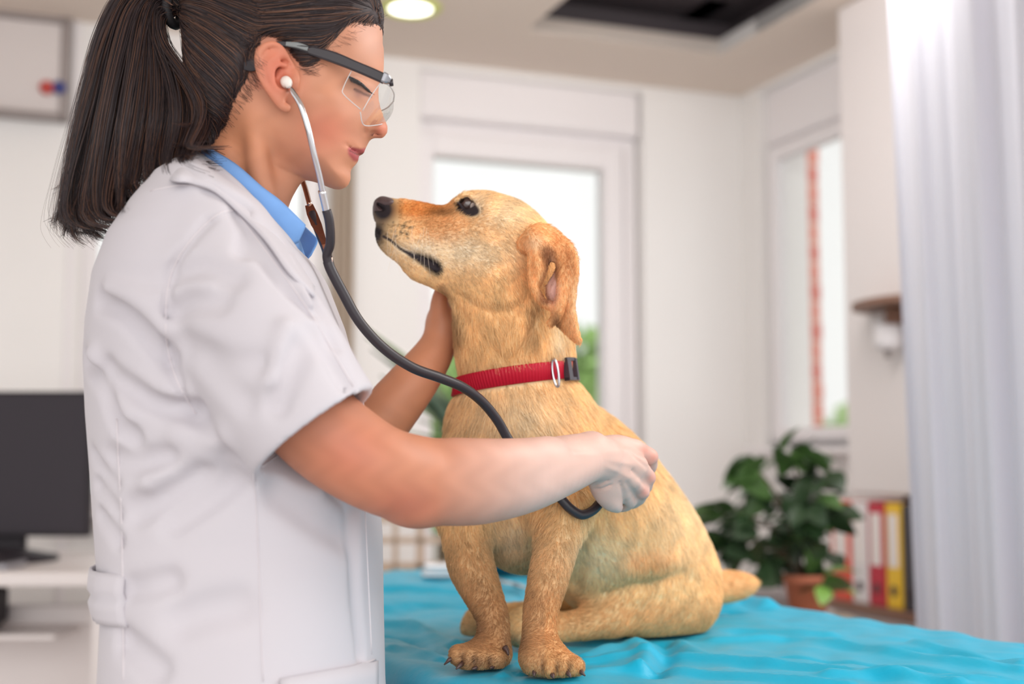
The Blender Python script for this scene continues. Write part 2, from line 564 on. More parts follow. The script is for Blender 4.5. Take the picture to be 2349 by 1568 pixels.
# ---- back wall with a glazed door and a window
dS0, dS1 = bs(1478, 600)[0], bs(962, 600)[0]
wS0, wS1 = bs(738, 600)[0], bs(188, 600)[0]
wz0, wz1 = 0.95, bs(1200, 335)[1]
LW = 4.6
mb = MB(); wt = .22
for s0, s1, z0, z1 in ((-.3, dS0, 0, CEIL), (dS1, wS0, 0, CEIL), (wS0, wS1, 0, wz0), (wS0, wS1, wz1 + .08, CEIL), (wS1, LW, 0, CEIL), (dS0, dS1, CEIL - .03, CEIL)):
    bbox_back(mb, s0, s1, z0, z1, -wt, 0)
mb.build('wall_back', white, kind='structure')
def pane_mat():
    m = _mats.get('glass_pane')
    if m: return m
    m = bpy.data.materials.new('glass_pane'); m.use_nodes = True
    n = m.node_tree.nodes; l = m.node_tree.links; n.remove(n['Principled BSDF'])
    t = n.new('ShaderNodeBsdfTransparent'); t.inputs['Color'].default_value = (.97, .985, .98, 1)
    g = n.new('ShaderNodeBsdfGlossy'); g.inputs['Roughness'].default_value = .02
    f = n.new('ShaderNodeLayerWeight'); f.inputs['Blend'].default_value = .12
    x = n.new('ShaderNodeMixShader'); l.new(f.outputs['Fresnel' if False else 'Facing'], x.inputs[0]); l.new(t.outputs[0], x.inputs[1]); l.new(g.outputs[0], x.inputs[2])
    l.new(x.outputs[0], n['Material Output'].inputs['Surface']); _mats['glass_pane'] = m; return m
def frame_back(mb, s0, s1, z0, z1, wdt, d0, d1, bev=.006):
    bbox_back(mb, s0, s0 + wdt, z0, z1, d0, d1, bev); bbox_back(mb, s1 - wdt, s1, z0, z1, d0, d1, bev)
    bbox_back(mb, s0 + wdt * .98, s1 - wdt * .98, z1 - wdt, z1, d0, d1, bev); bbox_back(mb, s0 + wdt * .98, s1 - wdt * .98, z0, z0 + wdt, d0, d1, bev)
g0 = bs(1392, 600)[0]; g1 = bs(998, 600)[0]; gz1 = bs(1200, 370)[1]
fz1 = bs(1200, 300)[1]
mb = MB(); frame_back(mb, dS0 + .01, dS1 - .005, 0, fz1 + .02, .05, -.16, -.05)
door = mb.build('door_1', pvc, kind='structure')
door['label'] = 'white glazed balcony door behind the dog'
mb = MB(); frame_back(mb, g0 - .085, g1 + .07, .05, gz1 + .085, .001, -.05, -.05 + .001)
mb = MB()
bbox_back(mb, g0 - .085, g0, .05, gz1 + .09, -.10, -.02, .008); bbox_back(mb, g1, g1 + .075, .05, gz1 + .09, -.10, -.02, .008)
bbox_back(mb, g0 - .002, g1 + .002, gz1, gz1 + .09, -.10, -.02, .008); bbox_back(mb, g0 - .002, g1 + .002, .05, .35, -.10, -.02, .008)
mb.build('sash', pvc, door)
mb = MB(); bbox_back(mb, g0, g1, .35, gz1, -.065, -.055); mb.build('pane', pane_mat(), door)
mb = MB(); bbox_back(mb, dS0 + .01, dS1 - .0, fz1 + .02, CEIL - .03, -.16, -.012, .01); mb.build('roller_shutter_box', pvc, door)
mb = MB(); q = CO - E1 * (g1 + .038) - E2 * .02 + UZ * 1.05
mb.tube([q, q - E2 * .05, q - E2 * .05 + E1 * .10], .008, 8); mb.obox(q - E1 * .014 - UZ * .06 - E2 * .008, E1 * .028, E2 * .01, UZ * .12, .003)
mb.build('handle', pvc, door)
# window beside it
mb = MB(); frame_back(mb, wS0, wS1, wz0, wz1 + .08, .055, -.15, -.03)
win = mb.build('window_1', pvc, kind='structure'); win['label'] = 'bright window behind the ponytail'
mb = MB(); bbox_back(mb, (wS0 + wS1) / 2 - .03, (wS0 + wS1) / 2 + .03, wz0 + .05, wz1 + .03, -.13, -.04, .006); mb.build('mullion', pvc, win)
for a, b in ((wS0 + .05, (wS0 + wS1) / 2 - .03), ((wS0 + wS1) / 2 + .03, wS1 - .05)):
    mb = MB(); bbox_back(mb, a, b, wz0 + .05, wz1 + .03, -.09, -.082); mb.build('pane', pane_mat(), win)
mb = MB(); bbox_back(mb, wS0 - .03, wS1 + .03, wz0 - .03, wz0, -.03, .10, .008); mb.build('sill', pvc, win)
# vertical cover strip and the beige post between door and window
s0 = bs(163, 600)[0]; mb = MB(); bbox_back(mb, s0 - .012, s0 + .012, 0, CEIL, 0, .012, .003); mb.build('trim_1', pvc, kind='structure')
# ---- right wall with a window
rz0, rz1 = rt(1870, 1012)[1], rt(1846, 340)[1]
t0, t1 = rt(1748, 600)[0], 1.02
mb = MB()
for a, b, z0, z1 in ((0, t0, 0, CEIL), (t0, t1, 0, rz0 - .02), (t0, t1, CEIL - .02, CEIL), (t1, 2.7, 0, CEIL)): bbox_right(mb, a, b, z0, z1, -.22, 0)
mb.build('wall_right', white, kind='structure')
def frame_right(mb, a, b, z0, z1, wdt, d0, d1, bev=.006):
    bbox_right(mb, a, a + wdt, z0, z1, d0, d1, bev); bbox_right(mb, b - wdt, b, z0, z1, d0, d1, bev)
    bbox_right(mb, a + wdt * .98, b - wdt * .98, z1 - wdt, z1, d0, d1, bev); bbox_right(mb, a + wdt * .98, b - wdt * .98, z0, z0 + wdt, d0, d1, bev)
bz = rt(1826, 300)[1]
mb = MB(); frame_right(mb, t0, t1, rz0 - .02, bz, .03, -.10, -.045)
win2 = mb.build('window_2', pvc, kind='structure'); win2['label'] = 'narrow window on the right wall with a brick pier outside'
ga = rt(1790, 700)[0]
mb = MB(); frame_right(mb, t0 + .014, t1 - .03, rz0 + .0, bz - .018, .055, -.07, -.022, .008); mb.build('sash', pvc, win2)
mb = MB(); bbox_right(mb, t0 + .065, t1 - .08, rz0 + .05, bz - .07, -.055, -.045); mb.build('pane', pane_mat(), win2)
mb = MB(); bbox_right(mb, t0 - .0, t1, bz, CEIL - .02, -.16, -.03, .008); mb.build('roller_shutter_box', pvc, win2)
mb = MB(); bbox_right(mb, t0 - .03, t1, rz0 - .05, rz0 - .02, -.06, .09, .008); mb.build('sill', pvc, win2)
# ---- ceiling with a sunk tray
hc = hit(1650, 125, (0, 0, CEIL), UZ); hl = hit(1203, 75, (0, 0, CEIL), UZ)
a1 = (hc - CO) @ E1; b1 = (hc - CO) @ E2; a0 = (hl - CO) @ E1; b0 = b1 - 2.6
def slab(mb, a0_, a1_, b0_, b1_, z0, z1): return mb.obox(CO + E1 * a0_ + E2 * b0_ + UZ * z0, E1 * (a1_ - a0_), E2 * (b1_ - b0_), UZ * (z1 - z0))
mb = MB()
for q in ((-5, a0, -5, .3), (a1, .3, -5, .3), (a0, a1, b1, .3), (a0, a1, -5, b0)): slab(mb, *q, CEIL, CEIL + .055)
mb.build('ceiling', ceilm, kind='structure')
mb = MB(); zz = CEIL + .055
for q in ((a0 - .02, a0, b0, b1), (a1, a1 + .02, b0, b1), (a0 - .02, a1 + .02, b1, b1 + .02), (a0 - .02, a1 + .02, b0 - .02, b0)): slab(mb, *q, CEIL + .001, zz)
mb.build('trim_2', white, kind='structure')
mb = MB(); g = .16
for q in ((a0 - g, a0 - g + .03, b0 - g, b1 + g), (a1 + g - .03, a1 + g, b0 - g, b1 + g), (a0 - g, a1 + g, b1 + g - .03, b1 + g), (a0 - g, a1 + g, b0 - g, b0 - g + .03)): slab(mb, *q, zz, zz + .14)
for q in ((a0 - g, a0 + .10, b0 - g, b1 + g), (a1 - .10, a1 + g, b0 - g, b1 + g), (a0, a1, b1 - .10, b1 + g), (a0, a1, b0 - g, b0 + .10)): slab(mb, *q, zz + .11, zz + .14)
mb.build('trim_3', mat('dark_cornice', srgb((74, 66, 70)), .6), kind='structure')
mb = MB(); slab(mb, a0 - g, a1 + g, b0 - g, b1 + g, zz + .14, zz + .18)
mb.build('ceiling_tray', mat('tray_paint', srgb((206, 190, 182)), .9), kind='structure')
# downlight
dl = thing('downlight', 'round recessed ceiling light with yellow-green rim above the woman', 'ceiling light')
q = hit(942, 16, (0, 0, CEIL), UZ)
v, f = lathe([(.070, 0), (.100, 0), (.102, -.006), (.092, -.012), (.072, -.010), (.070, 0)], 36, q); obj('rim', v, f, mat('rim_green', srgb((214, 222, 120)), .4), dl)
v, f = lathe([(.071, -.002), (.071, -.006), (.03, -.008)], 36, q); obj('lamp', v, f, mat('lamp_glow', (1, 1, 1), emit=(1, .97, .9), emit_s=3.0), dl)

# ---- left: whiteboard, desk, monitor
wb = thing('whiteboard', 'white wall board with grey frame high on the left wall', 'whiteboard')
s_r = bs(140, 150)[0]; zt, zb = bs(70, 52)[1], bs(70, 258)[1]
mb = MB(); bbox_back(mb, s_r, s_r + .9, zb, zt, .004, .022, .003); mb.build('board', mat('board_white', srgb((222, 214, 212)), .35), wb)
grey = mat('grey_metal', srgb((160, 150, 148)), .4, metal=.3)
for n_, q in (('frame', (s_r - .02, s_r + .92, zt, zt + .045)), ('frame', (s_r - .02, s_r + .92, zb - .03, zb)), ('frame', (s_r - .03, s_r - .0, zb - .03, zt + .045))):
    mb = MB(); bbox_back(mb, *q, .004, .030, .004); mb.build(n_, grey, wb)
mb = MB(); bbox_back(mb, s_r + .0, s_r + .9, zb - .03, zb - .02, .03, .09, .003); mb.build('tray', grey, wb)
for px_, m_, lab in ((108, mat('magnet_red', srgb((196, 70, 62)), .4), 'red round magnet on the board'), (136, mat('magnet_blue', srgb((60, 66, 130)), .4), 'dark blue round magnet on the board edge')):
    s_, z_ = bs(px_, 206)
    v, f = lathe([(.001, .022), (.022, .022), (.024, .030), (.020, .040), (.004, .043)], 24, CO - E1 * s_ + UZ * z_, -E2)
    o_ = obj('magnet', v, f, m_); tag(o_, lab, 'magnet'); fix_normals(o_)
DY = 3.55
dz = hit(100, 1290, (0, DY, 0), (0, 1, 0))[2]
desk = thing('desk', 'white office desk with drawer front below the black monitor', 'desk')
lam = mat('desk_white', srgb((226, 218, 216)), .35)
D0 = P(-500, 1300, DY); D1x = P(330, 1300, DY)[0]
mb = MB(); mb.box((D0[0], DY - .30, dz - .035), (D1x, DY + .40, dz), .004); mb.build('desk_top', lam, desk)
mb = MB(); mb.box((D1x - .06, DY - .24, 0), (D1x - .03, DY + .36, dz - .035), .002); mb.build('side_panel', lam, desk)
mb = MB(); mb.box((D0[0] + .02, DY - .1, 0), (D0[0] + .05, DY + .36, dz - .035), .002); mb.build('side_panel', lam, desk)
mb = MB(); mb.box((D0[0] + .05, DY - .02, dz - .16), (D1x - .06, DY + .0, dz - .11), .003); mb.build('rail', lam, desk)
mb = MB(); mb.box((D0[0] + .05, DY + .02, .05), (D1x - .06, DY + .04, dz - .16), .003); mb.build('back_panel', lam, desk)
mon = thing('monitor', 'black computer monitor standing on the white desk behind the woman', 'monitor')
MY = DY + .05
m0 = P(-330, 1230, MY); m1 = P(212, 897, MY)
blk = mat('screen_black', srgb((54, 49, 55)), .45, spec=.2); bz_ = mat('bezel_black', srgb((46, 41, 46)), .5, spec=.25)
mb = MB(); mb.box((m0[0], MY, m0[2]), (m1[0], MY + .035, m1[2]), .005); mb.build('housing', bz_, mon)
mb = MB(); mb.box((m0[0] + .012, MY - .002, m0[2] + .014), (m1[0] - .012, MY + .002, m1[2] - .012), .001); mb.build('screen', blk, mon)
xc = P(-40, 1300, MY)[0]
mb = MB(); mb.box((xc - .10, MY + .03, dz + .01), (xc + .10, MY + .06, m0[2] + .12), .008); mb.build('stand_neck', bz_, mon)
v, f = lathe([(.0, .0), (.19, .0), (.19, .012), (.10, .03), (.0, .035)], 40, (xc, MY + .02, dz)); obj('stand_base', v, f, bz_, mon)
kb_ = thing('keyboard', 'grey keyboard at the left edge of the white desk', 'keyboard')
k0 = P(-260, 1330, DY - .22); k1 = P(28, 1330, DY - .22)
mb = MB(); mb.box((k0[0], DY - .26, dz), (k1[0], DY - .12, dz + .018), .004); mb.build('housing', mat('kb_grey', srgb((150, 148, 154)), .4, metal=.4), kb_)
for i in range(14):
    for j in range(4):
        x_ = k0[0] + .01 + i * (k1[0] - k0[0] - .02) / 14; y_ = DY - .252 + j * .032
        mb = MB(); mb.box((x_, y_, dz + .0175), (x_ + (k1[0] - k0[0] - .02) / 14 * .86, y_ + .027, dz + .023), .002)
        if i == 0 and j == 0:
            kk = mb.build('key', bz_, kb_); k_0 = np.array([x_, y_, 0])
        else:
            c_ = kk.copy(); c_.location = (x_ - k_0[0], y_ - k_0[1], 0); COL.objects.link(c_); c_.parent = kb_
pr = thing('office_phone', 'dark rounded case on the rail under the desk top', 'case')
b0 = P(-60, 1400, DY - .12)
pr.name = 'dark_case'
mb = MB(); mb.box((P(-120, 1, DY)[0], DY - .20, dz - .16), (P(84, 1, DY)[0], DY - .04, dz - .045), .02); mb.build('case_body', bz_, pr)
mb = MB(); mb.box((P(-60, 1, DY)[0], DY - .206, dz - .11), (P(30, 1, DY)[0], DY - .198, dz - .095), .003); mb.build('case_handle', blk, pr)
mb = MB(); mb.box((P(-140, 1, DY)[0], DY - .22, dz - .175), (P(230, 1, DY)[0], DY - .021, dz - .162), .003); mb.build('shelf', lam, desk)

# ---- right: tall cupboard, shelf with binders
off = .25; ct0, ct1 = rt(1932, 500, off)[0], 2.35
cz = rt(2030, 1136, off)[1]; sz = rt(1905, 1372, off)[1]
cup = thing('cupboard', 'tall white cupboard over an open binder shelf beside the right window', 'cupboard')
mb = MB(); bbox_right(mb, ct0, ct1, cz, CEIL, .0, off - .02, .003); mb.build('carcass', lam, cup)
mb = MB(); bbox_right(mb, ct0, ct1, cz + .004, CEIL - .004, off - .02, off, .004); mb.build('door', lam, cup)
mb = MB(); bbox_right(mb, ct0 - .14, ct1, 0, sz - .03, .0, off - .03, .003); mb.build('base', lam, cup)
wood = mat('shelf_wood', srgb((128, 92, 74)), .5, noise=(12, .15))
mb = MB(); bbox_right(mb, ct0 - .16, ct1, sz - .03, sz, .0, off + .02, .004); mb.build('shelf', wood, cup)
mb = MB(); bbox_right(mb, ct0 - .02, ct1, sz, cz, .0, .02); mb.build('back_panel', mat('dark_back', srgb((60, 54, 58)), .7), cup)
bcols = [('orange', (226, 84, 56), 'orange-red ring binder with white spine label, leftmost on the shelf'), ('white', (226, 220, 220), 'white ring binder between the orange and red binders'),
         ('red', (188, 28, 52), 'dark red ring binder with white spine label'), ('yellow', (236, 190, 40), 'yellow ring binder with white spine label'), ('black', (56, 50, 56), 'black ring binder at the right end of the row')]
for (nm, c, lab), (pa, pb) in zip(bcols, ((1906, 1950), (1953, 1988), (1991, 2028), (2031, 2066), (2069, 2106))):
    ta = rt(pa, 1250, off)[0]; tb = rt(pb, 1250, off)[0]
    r_ = thing('ring_binder', lab, 'binder', group='ring binders on the wooden shelf')
    bm_ = mat('binder_' + nm, srgb(c), .45)
    mb = MB(); bbox_right(mb, ta, tb, sz, sz + .318, .022 if nm != 'x' else 0, off, .004); mb.build('cover', bm_, r_)
    if nm != 'black':
        mb = MB(); bbox_right(mb, ta + (tb - ta) * .18, tb - (tb - ta) * .18, sz + .125, sz + .285, off, off + .0015); mb.build('spine_label', mat('label_paper', srgb((236, 228, 224)), .8), r_)
    v, f = lathe([(.011, 0), (.016, 0), (.016, .002), (.011, .002)], 20, CO - E2 * ((ta + tb) / 2) - E1 * off + UZ * (sz + .055), -E1)
    obj('finger_ring', v, f, mat('ring_dark', srgb((70, 60, 62)), .35, metal=.6), r_)
ws = thing('wall_shelf', 'rounded brown wooden shelf on the white cupboard', 'shelf')
ta, zz_ = rt(2098, 704, off)
v = []; f = []; N_ = 20
for z_ in (0, .02):
    for k in range(N_ + 1):
        a = math.pi * k / N_; v.append(CO - E2 * (ta - .22 * math.cos(a)) - E1 * (off + .16 * math.sin(a)) + UZ * (zz_ + z_))
f = [tuple(range(N_ + 1)), tuple(range(2 * N_ + 1, N_, -1))] + [(k, k + 1, N_ + 2 + k, N_ + 1 + k) for k in range(N_)] + [(N_, 0, N_ + 1, 2 * N_ + 1)]
o_ = obj('board', v, f, wood, ws, smooth=False); fix_normals(o_)
mb = MB(); bbox_right(mb, ta - .03, ta - .01, zz_ - .05, zz_, off, off + .09, .003); mb.build('bracket', wood, ws)
hk = thing('soap_dispenser', 'small white rounded dispenser hanging below the wooden shelf', 'dispenser')
tq, zq = rt(2064, 765, off)
v, f = lathe([(.0, -.05), (.03, -.05), (.042, -.03), (.042, .03), (.03, .045), (0, .045)], 24, CO - E2 * tq - E1 * (off + .045) + UZ * zq); obj('housing', v, f, pvc, hk)
v, f = lathe([(.0, -.075), (.010, -.075), (.012, -.05), (0, -.05)], 14, CO - E2 * tq - E1 * (off + .045) + UZ * zq); obj('nozzle', v, f, grey, hk)

# ---- curtain on the right
cur = thing('curtain', 'white sheer floor-length curtain hanging at the right edge of the room', 'curtain')
c0 = P(2092, 760, 3.05); c1 = P(2560, 760, 2.45)
cl = []; nU, nV = 150, 14
for j in range(nV + 1):
    z = .02 + (2.56 - .02) * j / nV
    for i in range(nU + 1):
        t_ = i / nU; q = c0 * (1 - t_) + c1 * t_; amp = .020 + .012 * (1 - j / nV)
        dd = amp * math.sin(t_ * 26 + .5 * math.sin(t_ * 9)) + .007 * math.sin(t_ * 61 + j * .12) + .012 * math.sin(t_ * 11 + 1)
        lean = -.05 * (j / nV) * (1 - t_)
        cl.append((q[0] + lean + dd * .62, q[1] + dd * .78, z))
cf = [(j * (nU + 1) + i, j * (nU + 1) + i + 1, (j + 1) * (nU + 1) + i + 1, (j + 1) * (nU + 1) + i) for j in range(nV) for i in range(nU)]
cm = bpy.data.materials.new('sheer'); cm.use_nodes = True
n_ = cm.node_tree.nodes; l_ = cm.node_tree.links; pb_ = n_['Principled BSDF']
pb_.inputs['Base Color'].default_value = (*srgb((218, 217, 226)), 1); pb_.inputs['Roughness'].default_value = .85
tr = n_.new('ShaderNodeBsdfTranslucent'); tr.inputs['Color'].default_value = (*srgb((236, 234, 240)), 1)
mx = n_.new('ShaderNodeMixShader'); mx.inputs[0].default_value = .2
l_.new(pb_.outputs[0], mx.inputs[1]); l_.new(tr.outputs[0], mx.inputs[2]); l_.new(mx.outputs[0], n_['Material Output'].inputs['Surface'])
obj('cloth', cl, cf, cm, cur)
obj('rail', *tube_mesh([c0 + (-.06, .04, 2.58 - c0[2]), c1 + (.1, -.08, 2.58 - c1[2])], .012, 8), grey, cur)

# ---- leafy plant on a stand at the right
def leaf_mesh(name, L_, W_, m, cup_=.25, n=6):
    v = []; f = []
    for i in range(n + 1):
        t_ = i / n; w_ = W_ * math.sin(math.pi * min(t_ * .92 + .06, 1)) ** .8; z_ = -.35 * L_ * t_ * t_
        for k in (-1, 0, 1): v.append((L_ * t_, k * w_, z_ + abs(k) * w_ * cup_))
    for i in range(n):
        for k in (0, 1): f.append((i * 3 + k, i * 3 + k + 1, i * 3 + k + 4, i * 3 + k + 3))
    me = bpy.data.meshes.new(name); me.from_pydata(v, [], f); me.update(); me.materials.append(m)
    me.polygons.foreach_set('use_smooth', [True] * len(me.polygons)); return me
def place(me, name, parent, loc, d, roll, sc):
    o = bpy.data.objects.new(name, me); COL.objects.link(o); o.parent = parent
    d = Vector(d).normalized(); q = d.to_track_quat('X', 'Z'); o.rotation_mode = 'QUATERNION'
    o.rotation_quaternion = q @ Matrix.Rotation(roll, 3, 'X').to_quaternion(); o.location = tuple(loc); o.scale = (sc,) * 3; return o
PY = 3.62
pl = thing('leafy_plant', 'bushy dark green leafy plant in a terracotta pot beside the binders', 'plant')
gm = [mat('leaf_dark', srgb((44, 66, 40)), .35, spec=.5), mat('leaf_mid', srgb((66, 96, 48)), .35, spec=.5), mat('leaf_light', srgb((120, 160, 72)), .4)]
lm = [leaf_mesh('leaf', .085, .034, g_) for g_ in gm]
pc = P(1852, 1335, PY)
v, f = lathe([(.001, .03), (.045, .03), (.062, .13), (.07, .13), (.07, .152), (.06, .152), (.056, .13), (.001, .13)], 28, pc + (0, 0, -.13)); obj('pot', v, f, mat('terracotta', srgb((190, 112, 84)), .8), pl, label='terracotta pot'); 
blobs = [(1835, 1180, 62, 72, 42, 0), (1750, 1130, 26, 45, 14, 1), (1735, 1075, 24, 30, 7, 1), (1820, 1050, 40, 20, 9, 1), (1880, 1150, 28, 80, 20, 0), (1775, 1280, 50, 36, 20, 0), (1690, 1250, 40, 24, 14, 0), (1690, 1180, 24, 14, 6, 1),
         (1655, 1250, 18, 12, 5, 1), (1875, 1320, 16, 45, 8, 0), (1890, 1320, 12, 36, 7, 2), (1720, 1205, 18, 14, 5, 0)]
for (bx, by, sx, sy, n_l, kind_) in blobs:
    for _ in range(n_l):
        a, b = rs.normal(bx, sx * .6), rs.normal(by, sy * .6); q = P(a, b, PY + rs.uniform(-.12, .12))
        d = np.array([rs.normal((bx - 1835) / 120, .6), rs.normal(-.3, .6), rs.normal(-.1, .5)])
        place(lm[kind_ if rs.rand() < .7 else rs.randint(0, 2)], 'leaf', pl, q, d, rs.normal(0, .5), rs.uniform(.7, 1.25))
for (bx, by, *_r) in blobs:
    e_ = P(bx, by, PY); st = pc + (0, 0, .0); md = (st + e_) / 2 + (0, 0, .06)
    obj('stem', *tube_mesh(spline([st, md, e_], 5), .004, 6), mat('stem', srgb((86, 70, 50)), .7), pl)
sd = thing('plant_stand', 'pale wooden plant stand holding the terracotta pot', 'stand')
pale = mat('pale_wood', srgb((206, 190, 170)), .6, noise=(10, .06))
mb = MB(); mb.box((pc[0] - .14, PY - .14, pc[2] - .13), (pc[0] + .14, PY + .14, pc[2] - .10), .004); mb.build('stand_top', pale, sd)
for sx in (-1, 1):
    for sy in (-1, 1):
        mb = MB(); mb.box((pc[0] + sx * .115 - .017, PY + sy * .115 - .017, 0), (pc[0] + sx * .115 + .017, PY + sy * .115 + .017, pc[2] - .13), .003); mb.build('leg', pale, sd)
gp = thing('planter', 'grey planter on the floor below the leafy plant, behind the dog tail', 'planter')
gq = P(1738, 1400, 4.08); gq[2] = 0
v, f = lathe([(.001, 0), (.12, 0), (.15, .70), (.16, .70), (.16, .73), (.13, .73), (.13, .68), (.001, .68)], 28, gq); obj('pot', v, f, mat('grey_planter', srgb((176, 166, 166)), .7), gp)
v, f = lathe([(.001, .0), (.125, .0), (.125, .012), (.001, .02)], 24, gq + (0, 0, .68)); obj('soil', v, f, mat('soil', srgb((80, 66, 58)), .95), gp)

# ---- strap-leaved plant behind the woman's arms
pp = thing('potted_palm', 'strap-leaved green plant behind the woman\'s forearms', 'plant')
sm_ = [mat('strap_green', srgb((96, 116, 70)), .45), mat('strap_dark', srgb((74, 90, 68)), .45)]
base = P(1118, 1160, 3.45)
v, f = lathe([(.001, -.20), (.08, -.20), (.11, 0), (.12, 0), (.12, .02), (.10, .02), (.10, -.02), (.001, -.02)], 24, base); obj('pot', v, f, mat('palm_pot', srgb((210, 200, 190)), .7), pp)
for i, (ex, ey) in enumerate(((822, 735), (850, 800), (838, 770), (872, 860), (1050, 880), (1010, 905), (985, 930), (1035, 960), (960, 960), (1000, 985), (900, 900), (1075, 930), (925, 985), (1020, 850))):
    e_ = P(ex, ey, 3.4 + rs.uniform(-.15, .15)); md = base * .5 + e_ * .5 + np.array([(e_[0] - base[0]) * -.12, 0, .05])
    c_ = spline([base + (rs.uniform(-.03, .03), rs.uniform(-.03, .03), 0), md, e_], 7); m_ = len(c_)
    w_ = .020 * np.sin(np.linspace(.5, math.pi - .05, m_)); side = np.array([.9, .35, .1])
    vv = []; 
    for k in range(m_): vv += [c_[k] - side * w_[k], c_[k] + (0, -.004, -.004), c_[k] + side * w_[k]]
    ff = [(k * 3 + j, k * 3 + j + 1, k * 3 + j + 4, k * 3 + j + 3) for k in range(m_ - 1) for j in (0, 1)]
    obj('leaf', vv, ff, sm_[i % 2], pp)
st_ = thing('plant_stool', 'pale stool under the strap-leaved plant behind the dog', 'stool')
mb = MB(); mb.box((base[0] - .15, 3.30, base[2] - .235), (base[0] + .15, 3.60, base[2] - .205), .005); mb.build('stool_seat', pale, st_)
for sx in (-1, 1):
    for sy in (-1, 1):
        mb = MB(); mb.box((base[0] + sx * .12 - .016, 3.45 + sy * .12 - .016, 0), (base[0] + sx * .12 + .016, 3.45 + sy * .12 + .016, base[2] - .235), .003); mb.build('leg', pale, st_)
bx_ = thing('wooden_bench', 'beige wooden bench with upright slats behind the exam table', 'bench')
by = 4.0; bw_ = mat('bench_wood', srgb((196, 176, 158)), .6, noise=(8, .08))
for (x0, x1, y0, y1, nm) in ((700, 1110, 1232, 1246, 'rail'), (700, 1110, 1290, 1330, 'rail'), (952, 972, 1195, 1600, 'post'), (900, 912, 1195, 1330, 'slat'), (840, 852, 1195, 1330, 'slat'), (1030, 1042, 1195, 1330, 'slat'), (780, 800, 1195, 1600, 'post'), (700, 1110, 1180, 1198, 'rail'), (1096, 1114, 1180, 1600, 'post'), (700, 720, 1180, 1600, 'post')):
    a, b = P(x0, y1, by), P(x1, y0, by); mb = MB(); mb.box((a[0], by, max(a[2], 0) if y1 < 1500 else 0), (b[0], by + .03, b[2]), .003); mb.build(nm, bw_, bx_)
a, b = P(700, 1330, by), P(1114, 1300, by); mb = MB(); mb.box((a[0], by - .36, a[2]), (b[0], by, a[2] + .035), .004); mb.build('seat', bw_, bx_)
mb = MB(); mb.box((a[0], by - .36, 0), (a[0] + .03, by - .33, a[2])); mb.build('leg', bw_, bx_)
mb = MB(); mb.box((b[0] - .03, by - .36, 0), (b[0], by - .33, a[2])); mb.build('leg', bw_, bx_)
dr = thing('drape', 'narrow beige drape hanging between window and balcony door', 'curtain')
sA, sB = bs(806, 600)[0], bs(752, 600)[0]; vv = []
for j in range(9):
    for i in range(31):
        t_ = i / 30; vv.append(CO - E1 * (sA + (sB - sA) * t_) - E2 * (.05 + .014 * math.sin(t_ * 22)) + UZ * (.02 + (2.5) * j / 8))
ff = [(j * 31 + i, j * 31 + i + 1, (j + 1) * 31 + i + 1, (j + 1) * 31 + i) for j in range(8) for i in range(30)]
obj('cloth', vv, ff, mat('beige_cloth', srgb((186, 170, 154)), .9), dr)
obj('rail', *tube_mesh([CO - E1 * (sA - .04) - E2 * .05 + UZ * 2.53, CO - E1 * (sB + .04) - E2 * .05 + UZ * 2.53], .010, 8), grey, dr)

# ---- outside: ground, brick piers, shrubs
mb = MB(); mb.obox(CO - E1 * 12 + E2 * .45 + UZ * -.30, E1 * 40, E2 * 40, UZ * .1); mb.build('terrace_ground', mat('terrace', srgb((214, 206, 198)), .9, noise=(1, .06)), kind='structure')
bme = None
bricks = [mat('brick_red', srgb((198, 86, 64)), .85, noise=(20, .1)), mat('brick_pale', srgb((208, 114, 92)), .85, noise=(20, .1))]
def brick_pier(center, label, d1, d2, courses, bl=.115, bd=.24):
    global bme
    pr_ = thing('brick_pier', label, 'pillar')
    bh, jo = .075, .012
    mb = MB(); mb.obox(center - d1 * (bl - .006) - d2 * (bd / 2 - .006) + UZ * -.2, d1 * (2 * bl - .012), d2 * (bd - .012), UZ * (courses * (bh + jo)), 0); mb.build('mortar', mat('mortar', srgb((220, 180, 162)), .9), pr_)
    bb_ = []
    for m_ in bricks:
        mb = MB(); mb.obox(np.zeros(3) - d1 * (bl - jo) / 2 - d2 * bd / 2, d1 * (bl - jo), d2 * bd, UZ * bh, .004)
        me = bpy.data.meshes.new('brick'); me.from_pydata(mb.v, [], mb.f); me.update(); me.materials.append(m_); bb_.append(me)
    for c_ in range(courses):
        for k in (-1, 1):
            o = bpy.data.objects.new('brick', bb_[(c_ + (k > 0)) % 2 if rs.rand() < .8 else rs.randint(0, 2)]); COL.objects.link(o); o.parent = pr_
            o.location = tuple(center + d1 * (k * bl / 2 + rs.normal(0, .002)) + d2 * rs.normal(0, .003) + UZ * (-.2 + c_ * (bh + jo) + jo / 2))
bp1 = P(1830, 700, 5.75); bp1[2] = 0
brick_pier(bp1, 'red brick pillar outside the narrow right window', E1, E2, 36, .074, .16)
bp2 = P(1456, 700, 5.75); bp2[2] = 0
brick_pier(bp2, 'red brick pillar outside the balcony door, right of the dog', E1, E2, 36)
